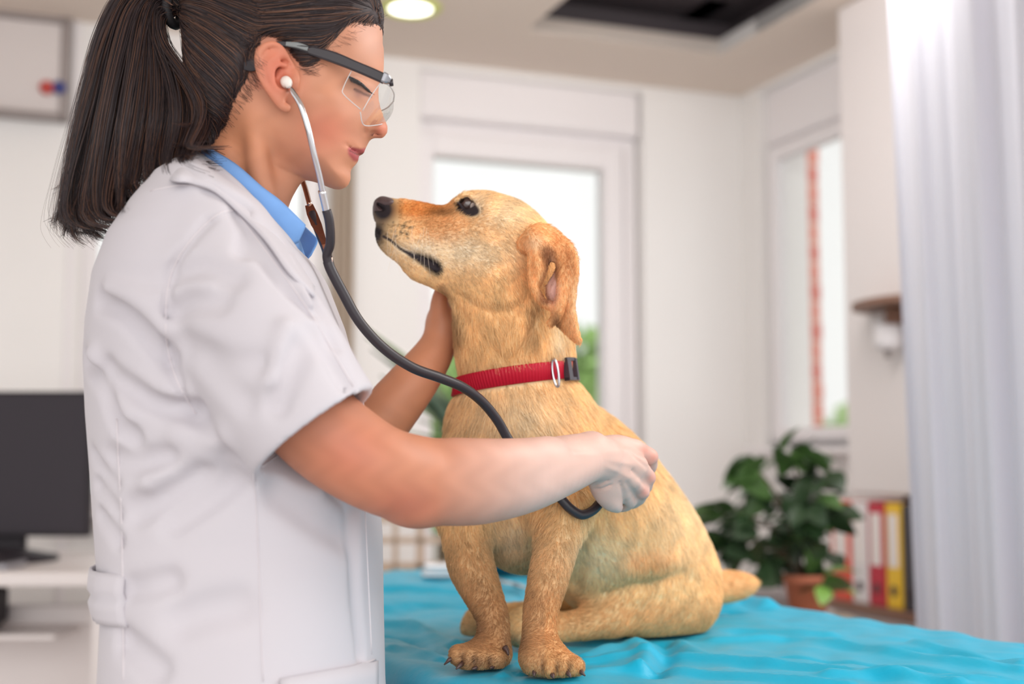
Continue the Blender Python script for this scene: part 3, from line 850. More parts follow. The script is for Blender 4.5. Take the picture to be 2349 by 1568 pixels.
def shrub(name, label, c, r, n, seed, cat='shrub'):
    r_ = np.random.RandomState(seed); root = thing(name, label, cat)
    pts = r_.normal(0, 1, (n, 3)); pts /= np.linalg.norm(pts, axis=1)[:, None]; pts *= r_.uniform(.6, 1, (n, 1)) * np.array(r)
    v = []; f = []
    for p_ in pts:
        a, b = r_.normal(0, .07, 3), r_.normal(0, .07, 3); n0 = len(v)
        v += [c + p_ - a, c + p_ + b * .6, c + p_ + a, c + p_ - b * .6]; f.append((n0, n0 + 1, n0 + 2, n0 + 3))
    obj('foliage', v, f, mat('shrub_green', srgb((150, 184, 110)), .6), root, smooth=False, kind='stuff')
    obj('trunk', *tube_mesh([(c[0], c[1], -.2), (c[0] + .05, c[1], c[2])], .06, 8), mat('stem'), root)
shrub('shrub', 'light green shrub outside the balcony door by the dog collar', P(1345, 960, 11.0), (.75, .6, .75), 1500, 3)
shrub('shrub', 'green shrub outside the balcony door behind the woman\'s forearm', P(1010, 1010, 10.0), (.9, .6, .7), 1500, 4)
shrub('shrub', 'green shrub far outside the narrow right window', P(1925, 1075, 13.0), (.9, .6, .55), 1200, 5)

# ------------------------------------------------------------------ exam table and its blue cloth
TU = np.array([.47, -.883, 0]); TV = np.array([.883, .47, 0])
def on_table(px, py, dz_=0.0): return hit(px, py, (0, 0, 0.860 + dz_), UZ)
U0, U1, V0, V1 = -2.86, -.90, .70, 1.54
tb = thing('exam_table', 'metal examination table under the blue cloth', 'table')
steel = mat('table_steel', srgb((190, 190, 194)), .35, metal=.8)
mb = MB(); mb.obox(TU * U0 + TV * V0 + UZ * .81, TU * (U1 - U0), TV * (V1 - V0), UZ * .035, .01); mb.build('table_top', steel, tb)
for a, b in ((U0 + .1, V0 + .08), (U0 + .1, V1 - .12), (U1 - .14, V0 + .08), (U1 - .14, V1 - .12)):
    mb = MB(); mb.obox(TU * a + TV * b, TU * .04, TV * .04, UZ * .811, .004); mb.build('leg', steel, tb)
cre = [  # creases as pixel paths: points, half width m, height m
    ([(1640, 1462), (1850, 1462), (2100, 1500), (2349, 1532)], .012, .006), ([(1700, 1448), (1950, 1470), (2349, 1512)], .014, -.004), ([(1340, 1510), (1500, 1500), (1800, 1520), (2200, 1560)], .010, .006),
    ([(1300, 1548), (1450, 1530), (1700, 1545), (1950, 1566)], .010, .005), ([(1450, 1470), (1480, 1500), (1470, 1530)], .014, .007), ([(1520, 1468), (1530, 1500), (1500, 1540)], .012, -.006), ([(1560, 1470), (1590, 1490), (1640, 1500)], .010, .005),
    ([(1340, 1500), (1420, 1478), (1560, 1480)], .010, .005), ([(1650, 1440), (1720, 1440), (1900, 1452)], .016, .005), ([(1660, 1385), (1700, 1380), (1760, 1390)], .02, .012), ([(1645, 1395), (1680, 1395), (1700, 1400)], .012, -.012),
    ([(1800, 1500), (2000, 1515), (2300, 1550)], .008, -.004), ([(2100, 1470), (2250, 1500), (2349, 1520)], .010, .005), ([(1900, 1540), (2100, 1545), (2349, 1560)], .010, .005), ([(1150, 1545), (1190, 1520), (1230, 1500)], .007, .004),
    ([(880, 1350), (950, 1352), (1050, 1356)], .02, .008), ([(880, 1395), (960, 1385), (1060, 1390)], .018, .007), ([(880, 1370), (960, 1372), (1060, 1375)], .018, -.006), ([(880, 1430), (960, 1440), (1040, 1470)], .014, .009), ([(880, 1450), (950, 1462), (1010, 1490)], .010, -.008),
    ([(900, 1480), (960, 1490), (1010, 1505)], .008, .005), ([(1180, 1350), (1230, 1355), (1300, 1350)], .014, .004), ([(1000, 1450), (1050, 1480), (1080, 1490)], .010, -.005), ([(1150, 1500), (1175, 1515), (1195, 1540)], .006, .004)]
creW = [([on_table(*p_)[:2] for p_ in spline(np.array(pts, float), 5)], r_, h_ * 1.6) for pts, r_, h_ in cre]
nU, nW = 300, 190
us = np.linspace(U0 - .02, U1, nU + 1); ws_ = np.linspace(-.34, V1 - V0 + .30, nW + 1)
cv = np.zeros((nW + 1, nU + 1, 3))
WID = V1 - V0; rr = .028
for j, w_ in enumerate(ws_):
    for_all = TU[None, :] * us[:, None]
    if 0 <= w_ <= WID: vv_, zz_ = V0 + w_, 0.0
    else:
        e = -w_ if w_ < 0 else w_ - WID; sg = -1 if w_ < 0 else 1; edge = V0 if w_ < 0 else V1
        a = min(e / rr, math.pi / 2); vv_ = edge + sg * rr * math.sin(a); zz_ = -rr * (1 - math.cos(a)) - max(e - rr * math.pi / 2, 0)
    ripple = 0.0
    if w_ < -rr or w_ > WID + rr:
        e = (-w_ if w_ < 0 else w_ - WID) - rr; ripple = min(e / .12, 1) * (.016 * np.sin(us * 34 + .8 * np.sin(us * 11)) + .008 * np.sin(us * 71)) + .01 * min(e / .1, 1)
        ripple = ripple * (-1 if w_ < 0 else 1)
    cv[j] = for_all + TV[None, :] * (vv_ + ripple * np.ones(nU + 1))[:, None]
    cv[j, :, 2] = 0.860 + zz_
flat = cv.reshape(-1, 3); top = np.clip((flat[:, 2] - .80) / .05, 0, 1)
dzz = np.zeros(len(flat))
for line, r_, h_ in creW: d_ = polydist(flat[:, :2], line) / r_; dzz += h_ * np.exp(-d_ * d_)
u_ = flat @ TU; v_ = flat @ TV
dzz += .0016 * np.sin(u_ * 23 + 2 * np.sin(v_ * 9)) * np.sin(v_ * 31 + np.sin(u_ * 13)) + .0012 * np.sin(u_ * 61 + 3 * np.sin(v_ * 21)) + .0009 * np.sin(v_ * 93 + 2.0 * np.sin(u_ * 37))
dzz -= .0045
fp = np.array([on_table(a, b)[:2] for a, b in ((1262, 1530), (1100, 1516), (1490, 1440), (1240, 1452), (1130, 1440))])
for c_, r_ in zip(fp, (.05, .05, .14, .06, .06)):
    w_ = np.exp(-(((flat[:, :2] - c_) ** 2).sum(1)) / r_ ** 2); dzz = dzz * (1 - w_) + np.minimum(dzz, -.001) * w_
flat[:, 2] += np.minimum(dzz, .016) * top
ff = [(j * (nU + 1) + i, j * (nU + 1) + i + 1, (j + 1) * (nU + 1) + i + 1, (j + 1) * (nU + 1) + i) for j in range(nW) for i in range(nU)]
clm = mat('blue_cloth', srgb((0, 166, 200)), .42, spec=.34, sheen=.05, bump=(42, .35, .004))
co = obj('table_cloth', flat, ff, clm, label='bright turquoise cloth covering the examination table under the dog', cat='cloth')
# instruments lying on the cloth behind the dog's legs
inst = mat('instrument_steel', srgb((216, 218, 222)), .2, metal=1.0)
sc = thing('scissors', 'steel surgical scissors lying on the blue cloth behind the dog\'s front legs', 'scissors')
q0 = on_table(1142, 1332, .010); q1 = on_table(1178, 1340, .010); q2 = on_table(1212, 1350, .010)
obj('blade', *tube_mesh([q1, (q1 + q2) / 2 + (0, .004, 0), q2], [.006, .005, .001], 8, flat=.5), inst, sc); obj('blade', *tube_mesh([q1, (q1 + q2) / 2 + (0, -.008, 0), q2 + (0, -.012, 0)], [.006, .005, .001], 8, flat=.5), inst, sc)
for s_ in (-1, 1):
    e_ = q0 + np.array([0, s_ * .02, 0]); obj('handle', *tube_mesh([q1, (q1 + e_) / 2, e_], .004, 8), inst, sc)
    obj('finger_loop', *tube_closed([e_ + np.array([-.016 + .016 * math.cos(x), .013 * math.sin(x), 0]) for x in np.linspace(0, 6.283, 17)[:-1]], .003, 6), inst, sc)
kd = thing('kidney_dish', 'steel kidney dish on the blue cloth behind the dog\'s chest', 'dish')
q = on_table(1205, 1316, .0)
vv = []; 
for (k_, z_) in ((.0, .002), (.75, .002), (.95, .028), (1.0, .03), (.97, .032), (.90, .028), (.70, .006), (.0, .006)):
    for i in range(36):
        a = 2 * math.pi * i / 36; r_ = 1 - .35 * math.exp(-((a - math.pi * 1.5) / .5) ** 2); vv.append((q[0] + .10 * k_ * math.cos(a) * (.6 + .4 * r_), q[1] + .055 * k_ * math.sin(a) * r_, q[2] + z_))
ff = [(j * 36 + i, j * 36 + (i + 1) % 36, (j + 1) * 36 + (i + 1) % 36, (j + 1) * 36 + i) for j in range(7) for i in range(36)]
obj('bowl', vv, ff, mat('dish_steel', srgb((120, 136, 150)), .25, metal=.9), kd)
q = on_table(1142, 1312, .001)
gp2 = thing('gauze_pack', 'small white gauze pack on the blue cloth behind the dog\'s chest', 'pack')
mb = MB(); mb.obox(q + (-.05, -.02, 0), (.085, .01, 0), (-.01, .06, 0), (0, 0, .018), .005); mb.build('wrap', mat('gauze_white', srgb((236, 234, 236)), .8), gp2)
mb = MB(); mb.obox(q + (-.048, .008, .0175), (.083, .01, 0), (-.002, .008, 0), (0, 0, .002)); mb.build('tape', mat('label_paper'), gp2)
q = on_table(1010, 1322, .001)
tw = thing('paper_stack', 'white folded paper towels at the far left of the blue cloth', 'towel')
for k in range(3):
    mb = MB(); mb.obox(q + (-.035 + .003 * k, -.02, .009 * k), (.085, .012 - .004 * k, 0), (-.012, .07, 0), (0, 0, .008), .003); mb.build('folded_sheet', mat('paper_white', srgb((240, 238, 240)), .85), tw)
# ------------------------------------------------------------------ the dog
TZ = 0.860                                            # height of the covered table top
def build_dog():
    root = thing('dog', 'golden short-coated labrador dog sitting on the blue cloth, head raised, wearing a red collar', 'dog',
                 tuple(P(1400, 1400, 1.95)))
    root.location = (0, 0, 0)
    # ---- trunk, legs and tail
    v = Vol((-0.13, 1.52, TZ - 0.01), (0.42, 2.36, 1.32), 0.0034)
    K = 0.035
    def rc(pts, k=K, **kw):
        v.chain(P3(*[q[:3] for q in pts]), [R(q[3], q[2]) for q in pts], k, **kw)
    rc([(1185, 1000, 1.80, 152), (1178, 1100, 1.795, 150), (1205, 1200, 1.80, 112)])          # chest
    rc([(1238, 1030, 1.845, 150), (1334, 1140, 1.90, 178), (1442, 1270, 2.0, 172), (1500, 1330, 2.05, 140)])   # ribs and back
    rc([(1200, 1000, 1.80, 148), (1182, 880, 1.775, 127), (1168, 780, 1.75, 122), (1150, 690, 1.735, 112)])   # neck
    v.ell(P(1500, 1340, 2.05), (0.092, 0.115, 0.085), 0.03)                                    # rump
    rc([(1330, 1262, 1.93, 70), (1440, 1290, 2.0, 74)])                                        # belly
    # near hind leg, folded
    rc([(1560, 1370, 2.0, 86), (1480, 1385, 1.95, 74), (1400, 1392, 1.915, 54)], 0.022)
    rc([(1400, 1418, 1.905, 40), (1320, 1434, 1.89, 33), (1250, 1442, 1.875, 33)], 0.016)
    rc([(1252, 1442, 1.875, 33), (1205, 1430, 1.85, 38), (1185, 1448, 1.835, 27)], 0.01)
    for a, b in ((1190, 1462), (1214, 1464)): v.ell(P(a, b, 1.825), (0.012, 0.016, 0.012), 0.006)
    # far hind leg and paw
    rc([(1420, 1390, 2.16, 60), (1330, 1400, 2.12, 52), (1240, 1402, 2.06, 26), (1160, 1412, 2.0, 27), (1095, 1424, 1.965, 30)], 0.014)
    v.ell(P(1092, 1440, 1.955), (0.022, 0.022, 0.017), 0.01)
    # near foreleg
    rc([(1300, 1090, 1.77, 88), (1288, 1160, 1.725, 70)], 0.03)
    rc([(1285, 1160, 1.72, 66), (1278, 1240, 1.685, 48), (1257, 1330, 1.66, 43), (1241, 1400, 1.645, 38), (1238, 1445, 1.638, 38), (1240, 1490, 1.63, 43)], 0.022)
    v.ell(P(1248, 1510, 1.612), (0.030, 0.036, 0.024), 0.012)
    # far foreleg
    rc([(1075, 1090, 1.77, 78), (1066, 1160, 1.745, 58)], 0.03)
    rc([(1066, 1160, 1.745, 56), (1069, 1230, 1.735, 50), (1082, 1300, 1.725, 50), (1107, 1360, 1.715, 42), (1128, 1410, 1.705, 36), (1132, 1450, 1.695, 36), (1128, 1488, 1.685, 42)], 0.022)
    v.ell(P(1108, 1505, 1.672), (0.034, 0.034, 0.019), 0.012)
    # toes: near paw points towards the lens and right, far paw to the left
    toes = [((1228, 1524, 1.592), 0.013), ((1262, 1530, 1.580), 0.0145), ((1292, 1528, 1.583), 0.0145), ((1318, 1528, 1.592), 0.0125)]
    ftoes = [((1052, 1502, 1.648), 0.0125), ((1072, 1512, 1.640), 0.0135), ((1105, 1516, 1.642), 0.0135), ((1140, 1514, 1.65), 0.012)]
    for (c, r) in toes:
        q = P(*c); v.chain([P(1250, 1492, 1.622), q], [0.012, r], 0.006, n=1)
    for (c, r) in ftoes:
        q = P(*c); v.chain([P(1120, 1490, 1.68), q], [0.012, r], 0.006, n=1)
    for a, b in zip(toes[:-1], toes[1:]):
        m = (P(*a[0]) + P(*b[0])) / 2; v.chain([m + (0, -0.012, 0.012), m + (0, -0.014, -0.012)], [0.0042, 0.0042], 0, '+', 1, 0.009)
    for a, b in zip(ftoes[:-1], ftoes[1:]):
        m = (P(*a[0]) + P(*b[0])) / 2; v.chain([m + (0, -0.012, 0.012), m + (0, -0.014, -0.012)], [0.0042, 0.0042], 0, '+', 1, 0.008)
    # tail
    rc([(1560, 1360, 2.18, 55), (1620, 1350, 2.22, 36), (1670, 1345, 2.24, 33), (1705, 1342, 2.25, 25), (1730, 1338, 2.255, 9)], 0.02)
    # relief of muscle: shoulder blade, fold before the thigh, throat folds
    for pts, r, amp in (
        ([(1330, 1300, 1.90), (1420, 1345, 1.92), (1480, 1345, 1.93), (1540, 1320, 1.94)], 0.014, 0.018),
        ([(1338, 1060, 1.72), (1345, 1150, 1.72), (1335, 1240, 1.73)], 0.014, 0.012),
        ([(1165, 1000, 1.69), (1160, 1100, 1.69), (1170, 1180, 1.70)], 0.02, 0.006),
        ([(1085, 700, 1.66), (1140, 790, 1.65), (1175, 815, 1.65)], 0.008, 0.006),
        ([(1210, 700, 1.65), (1200, 760, 1.64), (1180, 820, 1.65)], 0.009, 0.007)):
        v.chain(P3(*pts), [r] * len(pts), 0, '+', 4, amp)
    for pts, r_, am_ in (([(1400, 1362), (1450, 1344), (1500, 1338), (1548, 1318)], .013, .013), ([(1440, 1300), (1490, 1292), (1540, 1290)], .022, -.006), ([(1336, 1230), (1332, 1290), (1318, 1340)], .012, .010)):
        q = [march(v, *p_, Y0=1.5, Y1=2.3) for p_ in pts]; q = [x for x in q if x is not None]
        if len(q) > 1: v.chain(q, [r_] * len(q), 0, '+', 4, am_)
    v.plane((0, 0, TZ), (0, 0, -1), 0.004)
    body = v.mesh(2)
    # ---- head on the upper neck, finer
    Y0 = 1.72
    h = Vol((-0.21, 1.60, 1.22), (0.12, 1.84, 1.50), 0.0019)
    h.chain(P3((1180, 850, 1.768), (1168, 780, 1.75), (1150, 690, 1.73), (1140, 620, 1.722)), [R(120, 1.76), R(120, 1.75), R(108, 1.73), R(90, 1.72)], 0.0)
    h.chain(P3((1235, 830, 1.775), (1225, 740, 1.75), (1190, 640, 1.73)), [R(68, 1.77), R(76, 1.75), R(80, 1.72)], 0.03)
    outline = [(857, 484), (862, 460), (877, 452), (901, 454), (931, 457), (968, 464), (998, 471), (1020, 472), (1037, 461), (1057, 449), (1079, 442),
               (1116, 441), (1153, 450), (1190, 463), (1220, 483), (1245, 507), (1260, 532), (1280, 590), (1270, 660), (1200, 720), (1110, 720),
               (1050, 690), (1010, 668), (983, 655), (946, 640), (927, 622), (914, 604), (885, 583), (868, 563), (861, 540), (862, 512), (858, 498)]
    TH = [(865, 480, .016), (885, 475, .018), (900, 510, .024), (875, 540, .018), (930, 475, .019), (940, 530, .030), (920, 580, .024), (990, 490, .024),
          (990, 550, .036), (970, 610, .028), (1010, 640, .032), (1030, 490, .034), (1040, 560, .046), (1075, 470, .044), (1075, 520, .050), (1120, 470, .058),
          (1130, 540, .066), (1100, 610, .058), (1060, 660, .046), (1190, 500, .066), (1180, 580, .072), (1170, 650, .068), (1230, 560, .062), (1240, 640, .062)]
    RN = [(870, 480, .014), (940, 470, .022), (1000, 480, .024), (930, 600, .02), (1000, 640, .03), (1100, 460, .045), (1200, 500, .06), (1240, 560, .06), (1150, 700, .06)]
    BP = [(1073, 476, 24, 18, -.006), (1068, 446, 45, 14, .004), (1040, 480, 18, 14, -.004), (1120, 530, 60, 30, .004), (940, 545, 50, 26, .003), (900, 478, 14, 12, -.002)]
    h.profile(outline, Y0, TH, RN, BP, k=0.022)
    # mouth line and nostril cut in, eye socket
    X, Z, w = h.T2
    def yside(px, py, s=-1):
        q = P(px, py, Y0); i = int(np.argmin(abs(X[:, 0] - q[0]))); j = int(np.argmin(abs(Z[0] - q[2])))
        return Y0 + s * w[i, j]
    mouth = [(866, 532), (880, 542), (896, 551), (918, 570), (944, 585), (972, 598), (1002, 614)]
    for s in (-1, 1):
        mp = np.array([[P(a, b, Y0)[0], yside(a, b, s), P(a, b, Y0)[2]] for a, b in mouth])
        h.chain(mp, [.0025, .003, .003, .0035, .005, .0065, .005], 0.003, 's')
        nq = [P(868, 480, Y0), P(874, 484, Y0)]
        h.chain([[nq[0][0], Y0 + s * .010, nq[0][2]], [nq[1][0] + .004, Y0 + s * .016, nq[1][2] - .001]], [.004, .003], 0.003, 's', 1)
        e = P(1073, 477, Y0); ey = yside(1073, 477, s)
        ec = np.array([e[0], ey - s * .0065, e[2]])
        h.ell(ec + (0, s * .008, 0), (.0152, .013, .0108), 0.003, 's', rot=[(.96, 0, -.28), (0, 1, 0), (.28, 0, .96)])
        # brow and lower lid rims
        h.chain([ec + (-.014, s * .010, .004), ec + (-.001, s * .0115, .0118), ec + (.0135, s * .009, .002)], [.0026, .0028, .0024], 0.004)
        h.chain([ec + (-.014, s * .010, .003), ec + (.001, s * .0105, -.0108), ec + (.0135, s * .0085, -.006)], [.0020, .0020, .0020], 0.003)
        if s == -1: eyec = ec
        else: eyef = ec
    for pts, r_, am_ in (([(1050, 676), (1110, 704), (1170, 706), (1222, 682)], .008, .0045), ([(1062, 716), (1110, 770), (1160, 816)], .007, .004), ([(1218, 716), (1200, 772), (1164, 818)], .008, .005),
                         ([(1085, 740), (1130, 800), (1150, 830)], .008, -.003), ([(1090, 500), (1130, 540), (1150, 600)], .014, .0015)):
        q = [march(h, *p_) for p_ in pts]; q = [x for x in q if x is not None]
        if len(q) > 1: h.chain(q, [r_] * len(q), 0, '+', 4, am_)
    head = h.mesh(2)
    # keep only the part of the head mesh above the collar and of the body below
    V, Q = head; ok = V[:, 2] > P(1180, 862, 1.77)[2] + (V[:, 0] - P(1180, 862, 1.77)[0]) * 0.15
    Qh = Q[ok[Q].all(1)]
    Vb, Qb = body; okb = Vb[:, 2] < P(1180, 842, 1.77)[2] + (Vb[:, 0] - P(1180, 842, 1.77)[0]) * 0.15
    Qb2 = Qb[okb[Qb].all(1)]
    Vd, Qd = join([(V, Qh), (Vb, Qb2)])
    used = np.zeros(len(Vd), bool); used[Qd.ravel()] = True
    remap = np.cumsum(used) - 1; Vd = Vd[used]; Qd = remap[Qd]
    px = pixel(Vd)
    near = Vd[:, 1]
    # ---- pigment, with shade painted in on the legs and between the toes
    gold = np.array(srgb((255, 220, 166)))
    C = np.tile(gold, (len(Vd), 1))
    cream = srgb((255, 246, 224)); tan = srgb((232, 160, 88)); black = srgb((50, 44, 48)); brown = srgb((150, 100, 58))
    hd = px[:, 1] < 760
    C = blend(C, cream, 0.75 * gau(px, (1060, 580), 120, 42) * hd)
    C = blend(C, cream, 0.6 * gau(px, (1160, 490), 70, 40) * hd)
    C = blend(C, cream, 0.6 * gau(px, (1090, 462), 22, 22) * hd)
    C = blend(C, tan, 0.95 * np.clip(gau(px, (960, 478), 75, 24) * 1.3, 0, 1) * hd)
    C = blend(C, tan, 0.5 * gau(px, (1000, 520), 60, 30) * hd)
    C = blend(C, brown, 0.8 * gau(px, (1010, 488), 30, 8) * hd)
    C = blend(C, cream, 0.6 * gau(px, (960, 570), 50, 16) * hd)
    C = blend(C, black, np.clip(1.5 * gau(px, (878, 480), 34, 36) - 0.15, 0, 1) * (px[:, 0] < 925) * hd)
    C = blend(C, black, np.clip(1.1 * gau(px, (866, 535), 20, 34), 0, 1) * hd)
    dm = polydist(px, mouth[1:])
    wid = np.interp(px[:, 0], [860, 930, 955, 985, 1006, 1018], [2.5, 3, 7, 12, 12, 5])
    C = blend(C, black, np.clip(1.8 - dm / wid, 0, 1) * hd)
    de = np.hypot((px[:, 0] - 1071) / 27, (px[:, 1] - 478 - 0.2 * (px[:, 0] - 1071)) / 16)
    C = blend(C, black, np.clip((1.25 - de) * 3.5, 0, 1) * hd)
    for _ in range(26):                                # whisker spots
        a, b = rs.normal(922, 20), rs.normal(530, 14)
        C = blend(C, black, 0.8 * np.exp(-((px[:, 0] - a) ** 2 + (px[:, 1] - b) ** 2) / 6.0) * (near < Y0))
    C = blend(C, tan, 0.45 * gau(px, (1215, 640), 40, 60) * hd)
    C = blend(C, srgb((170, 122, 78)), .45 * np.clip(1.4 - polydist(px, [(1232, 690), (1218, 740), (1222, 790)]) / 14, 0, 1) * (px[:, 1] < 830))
    C = blend(C, cream, .7 * gau(px, (1275, 770), 20, 40))
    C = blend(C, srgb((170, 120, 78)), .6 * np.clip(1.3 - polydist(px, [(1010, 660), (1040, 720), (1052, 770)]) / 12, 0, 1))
    C = blend(C, srgb((150, 110, 80)), .6 * gau(px, (1238, 548), 12, 12))
    bd = ~hd
    C = blend(C, cream, 0.55 * gau(px, (1200, 960), 120, 70) * bd)
    C = blend(C, cream, 0.45 * gau(px, (1370, 1270), 80, 70) * bd)
    C = blend(C, cream, 0.5 * gau(px, (1170, 1230), 50, 60) * bd)
    C = blend(C, cream, 0.35 * gau(px, (1560, 1180), 90, 130) * bd)
    C = blend(C, tan, 0.45 * gau(px, (1490, 1290), 60, 30) * bd)
    C = blend(C, srgb((188, 134, 88)), .82 * np.clip((px[:, 1] - 1190) / 190, 0, 1) * (px[:, 0] < 1345) * (Vd[:, 1] < 1.80) * bd)  # shade on the legs, painted into the coat colour
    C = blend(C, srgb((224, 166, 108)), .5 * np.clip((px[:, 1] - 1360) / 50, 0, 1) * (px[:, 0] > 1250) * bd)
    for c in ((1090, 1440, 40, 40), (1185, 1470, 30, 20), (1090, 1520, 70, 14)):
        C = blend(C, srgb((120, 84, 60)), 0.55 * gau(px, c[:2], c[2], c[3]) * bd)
    C = blend(C, tan, 0.4 * gau(px, (1690, 1345), 60, 40) * bd)
    for tl in (toes, ftoes):
        for a_, b_ in zip(tl[:-1], tl[1:]):
            m_ = pixel((P(*a_[0]) + P(*b_[0])) / 2)[0]
            C = blend(C, srgb((96, 66, 48)), .85 * gau(px, (m_[0], m_[1] + 4), 5, 16) * (Vd[:, 1] < 1.70) * bd)  # painted shading that darkens the gaps between toes
    n1 = np.sin(px[:, 0] * .05 + np.sin(px[:, 1] * .031) * 2) * np.sin(px[:, 1] * .043 + px[:, 0] * .017)
    C = C * (1 + 0.07 * n1)[:, None]
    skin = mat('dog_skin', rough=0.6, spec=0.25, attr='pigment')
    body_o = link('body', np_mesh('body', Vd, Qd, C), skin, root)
    # ---- eye, nose, claws, ears
    for ec, s in ((eyec, -1), (eyef, 1)):
        eb = obj('eye', *sphere(ec + (0, -s * .0012, 0), (.0122, .0118, .0118)), mat('dog_eye', srgb((74, 58, 54)), 0.06, spec=0.7, coat=0.6), root, label='dark brown eye')
        d = np.array([-.62, s * .68, .40]); d /= np.linalg.norm(d)
        obj('pupil', *disc(ec + (0, -s * .0012, 0) + d * .01195, d, .0052), mat('dog_pupil', (.006, .005, .006), 0.1), eb)
        d = np.array([.66, s * .70, -.30]); d /= np.linalg.norm(d)
        obj('eye_white', *disc(ec + (0, -s * .0012, 0) + d * .0119, d, .0046), mat('eye_white', srgb((205, 190, 184)), 0.2), eb)
    nose = Vol((-0.205, 1.69, 1.42), (-0.145, 1.75, 1.475), 0.0011)
    nose.profile([(855, 478), (859, 461), (874, 451), (893, 453), (909, 462), (909, 476), (898, 488), (884, 497), (872, 506), (862, 510), (856, 498)], Y0,
                 [(865, 480, .0145), (890, 466, .0195), (900, 475, .0205), (875, 500, .008)], [(880, 480, .014)], [(884, 480, 9, 6, .0008)])
    for s in (-1, 1):
        a, b, c = P(872, 473, Y0), P(877, 480, Y0), P(888, 486, Y0)
        nose.chain([[a[0], Y0 + s * .0115, a[2]], [b[0], Y0 + s * .0145, b[2]], [c[0], Y0 + s * .020, c[2]]], [.0036, .0042, .0022], 0.0015, 's')
    V2, Q2 = nose.mesh(1)
    link('nose', np_mesh('nose', V2, Q2), mat('dog_nose', srgb((88, 70, 70)), 0.42, spec=0.5, bump=(900, 0.6, 0.0006)), root, label='dark brownish nose')
    clawm = mat('claw', srgb((84, 60, 54)), 0.35)
    for tl, dr in ((toes, np.array([.25, -.75, -.6])), (ftoes, np.array([-.5, -.6, -.55]))):
        for i, (c, r) in enumerate(tl):
            q = P(*c); d = dr + np.array([(i - 1.5) * (.22 if tl is toes else .12), 0, 0]); d /= np.linalg.norm(d)
            st = q + d * r * 0.7 + (0, 0, .002)
            if tl is ftoes and i == 0: d = np.array([-.85, -.3, -.45])
            pts = np.array([st, st + d * .007 + (0, 0, .001), st + d * .014 + (0, 0, -.0015)])
            pts[:, 2] = np.maximum(pts[:, 2], TZ + .0035)
            obj('claw', *tube_mesh(pts, [.0034, .0028, .0008], 8), clawm, root)
    for st, en in (((1222, 1478, 1.612), (1206, 1512, 1.605)), ((1158, 1484, 1.655), (1166, 1502, 1.648))):
        obj('claw', *tube_mesh(spline(P3(st, ((st[0] + en[0]) / 2 + 2, (st[1] + en[1]) / 2, st[2] - .004), en), 3), np.linspace(.0042, .001, 7), 8), clawm, root)
    # ears: a bent flap, open side to the lens, with a skin-pink hollow
    ears = []
    for s in (-1, 1):
        e = Vol((0.0, Y0 - 0.115, 1.24), (0.10, Y0 - 0.03, 1.445), 0.0019)
        flap = [(1205, 552), (1232, 538), (1262, 540), (1290, 566), (1312, 600), (1319, 640), (1314, 690), (1313, 730), (1320, 770), (1325, 801), (1304, 788), (1280, 763),
                (1262, 744), (1262, 715), (1245, 690), (1226, 660), (1220, 610), (1212, 580)]
        ztop = P(1250, 540, Y0)[2]; xr = P(1250, 640, Y0)[0]
        yb = Y0 - 0.076
        sh = lambda X_, Z_: (yb - Y0) - 0.012 * np.clip((ztop - Z_) / 0.05, 0, 1) + 0.26 * np.clip(ztop - Z_ - 0.05, 0, 1) - 0.35 * np.maximum(X_ - xr, 0) + 0.010 * np.sin((X_ - xr) * 90)
        e.profile(flap, Y0, [(1250, 600, .0075), (1300, 650, .006), (1312, 770, .004)], [(1270, 650, .010), (1315, 780, .006)], shift=sh)
        yp = yb - 0.012
        # thick root, rolled front rim, inner folds
        e.chain(P3((1205, 560, yp + .02), (1228, 556, yp + .006), (1250, 566, yp), (1262, 590, yp + .003)), [.012, .013, .011, .008], 0.012)
        e.chain(P3((1224, 570, yp), (1221, 610, yp - .002), (1225, 655, yp), (1245, 690, yp + .003), (1268, 704, yp + .006)), [.007, .0055, .0055, .006, .004], 0.006)
        e.chain(P3((1290, 575, yp + .002), (1296, 620, yp - .006), (1290, 670, yp - .006), (1278, 720, yp + .002), (1262, 742, yp + .008)), [.010, .009, .007, .006, .004], 0.010)
        e.chain(P3((1262, 585, yp + .003), (1266, 615, yp + .004), (1252, 650, yp + .004), (1250, 680, yp + .006)), [.0075, .0085, .008, .006], 0.004, 's')
        Ve, Qe = e.mesh(2)
        pe = pixel(Ve)
        if s == 1: Ve = Ve * (1, -1, 1) + (0, 2 * Y0, 0); Qe = Qe[:, ::-1]
        Ce = np.tile(srgb((248, 192, 134)), (len(Ve), 1))
        Ce = blend(Ce, srgb((248, 208, 160)), .8 * gau(pe, (1312, 690), 14, 80))
        Ce = blend(Ce, srgb((120, 74, 52)), .8 * gau(pe, (1275, 738), 12, 22))
        Ce = blend(Ce, srgb((240, 208, 170)), 0.7 * gau(pe, (1225, 556), 26, 18))
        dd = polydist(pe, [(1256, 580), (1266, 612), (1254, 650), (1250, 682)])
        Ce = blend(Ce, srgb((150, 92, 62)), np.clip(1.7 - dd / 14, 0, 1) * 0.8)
        Ce = blend(Ce, srgb((236, 188, 174)), np.clip(1.6 * gau(pe, (1268, 660), 11, 30), 0, 1))
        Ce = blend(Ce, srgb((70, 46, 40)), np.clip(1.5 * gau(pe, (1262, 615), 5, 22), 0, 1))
        Ce = blend(Ce, srgb((196, 124, 70)), 0.5 * gau(pe, (1300, 600), 20, 40))
        ears.append((link('ear', np_mesh('ear', Ve, Qe, Ce), skin, root), Ve, Qe, Ce, pe))
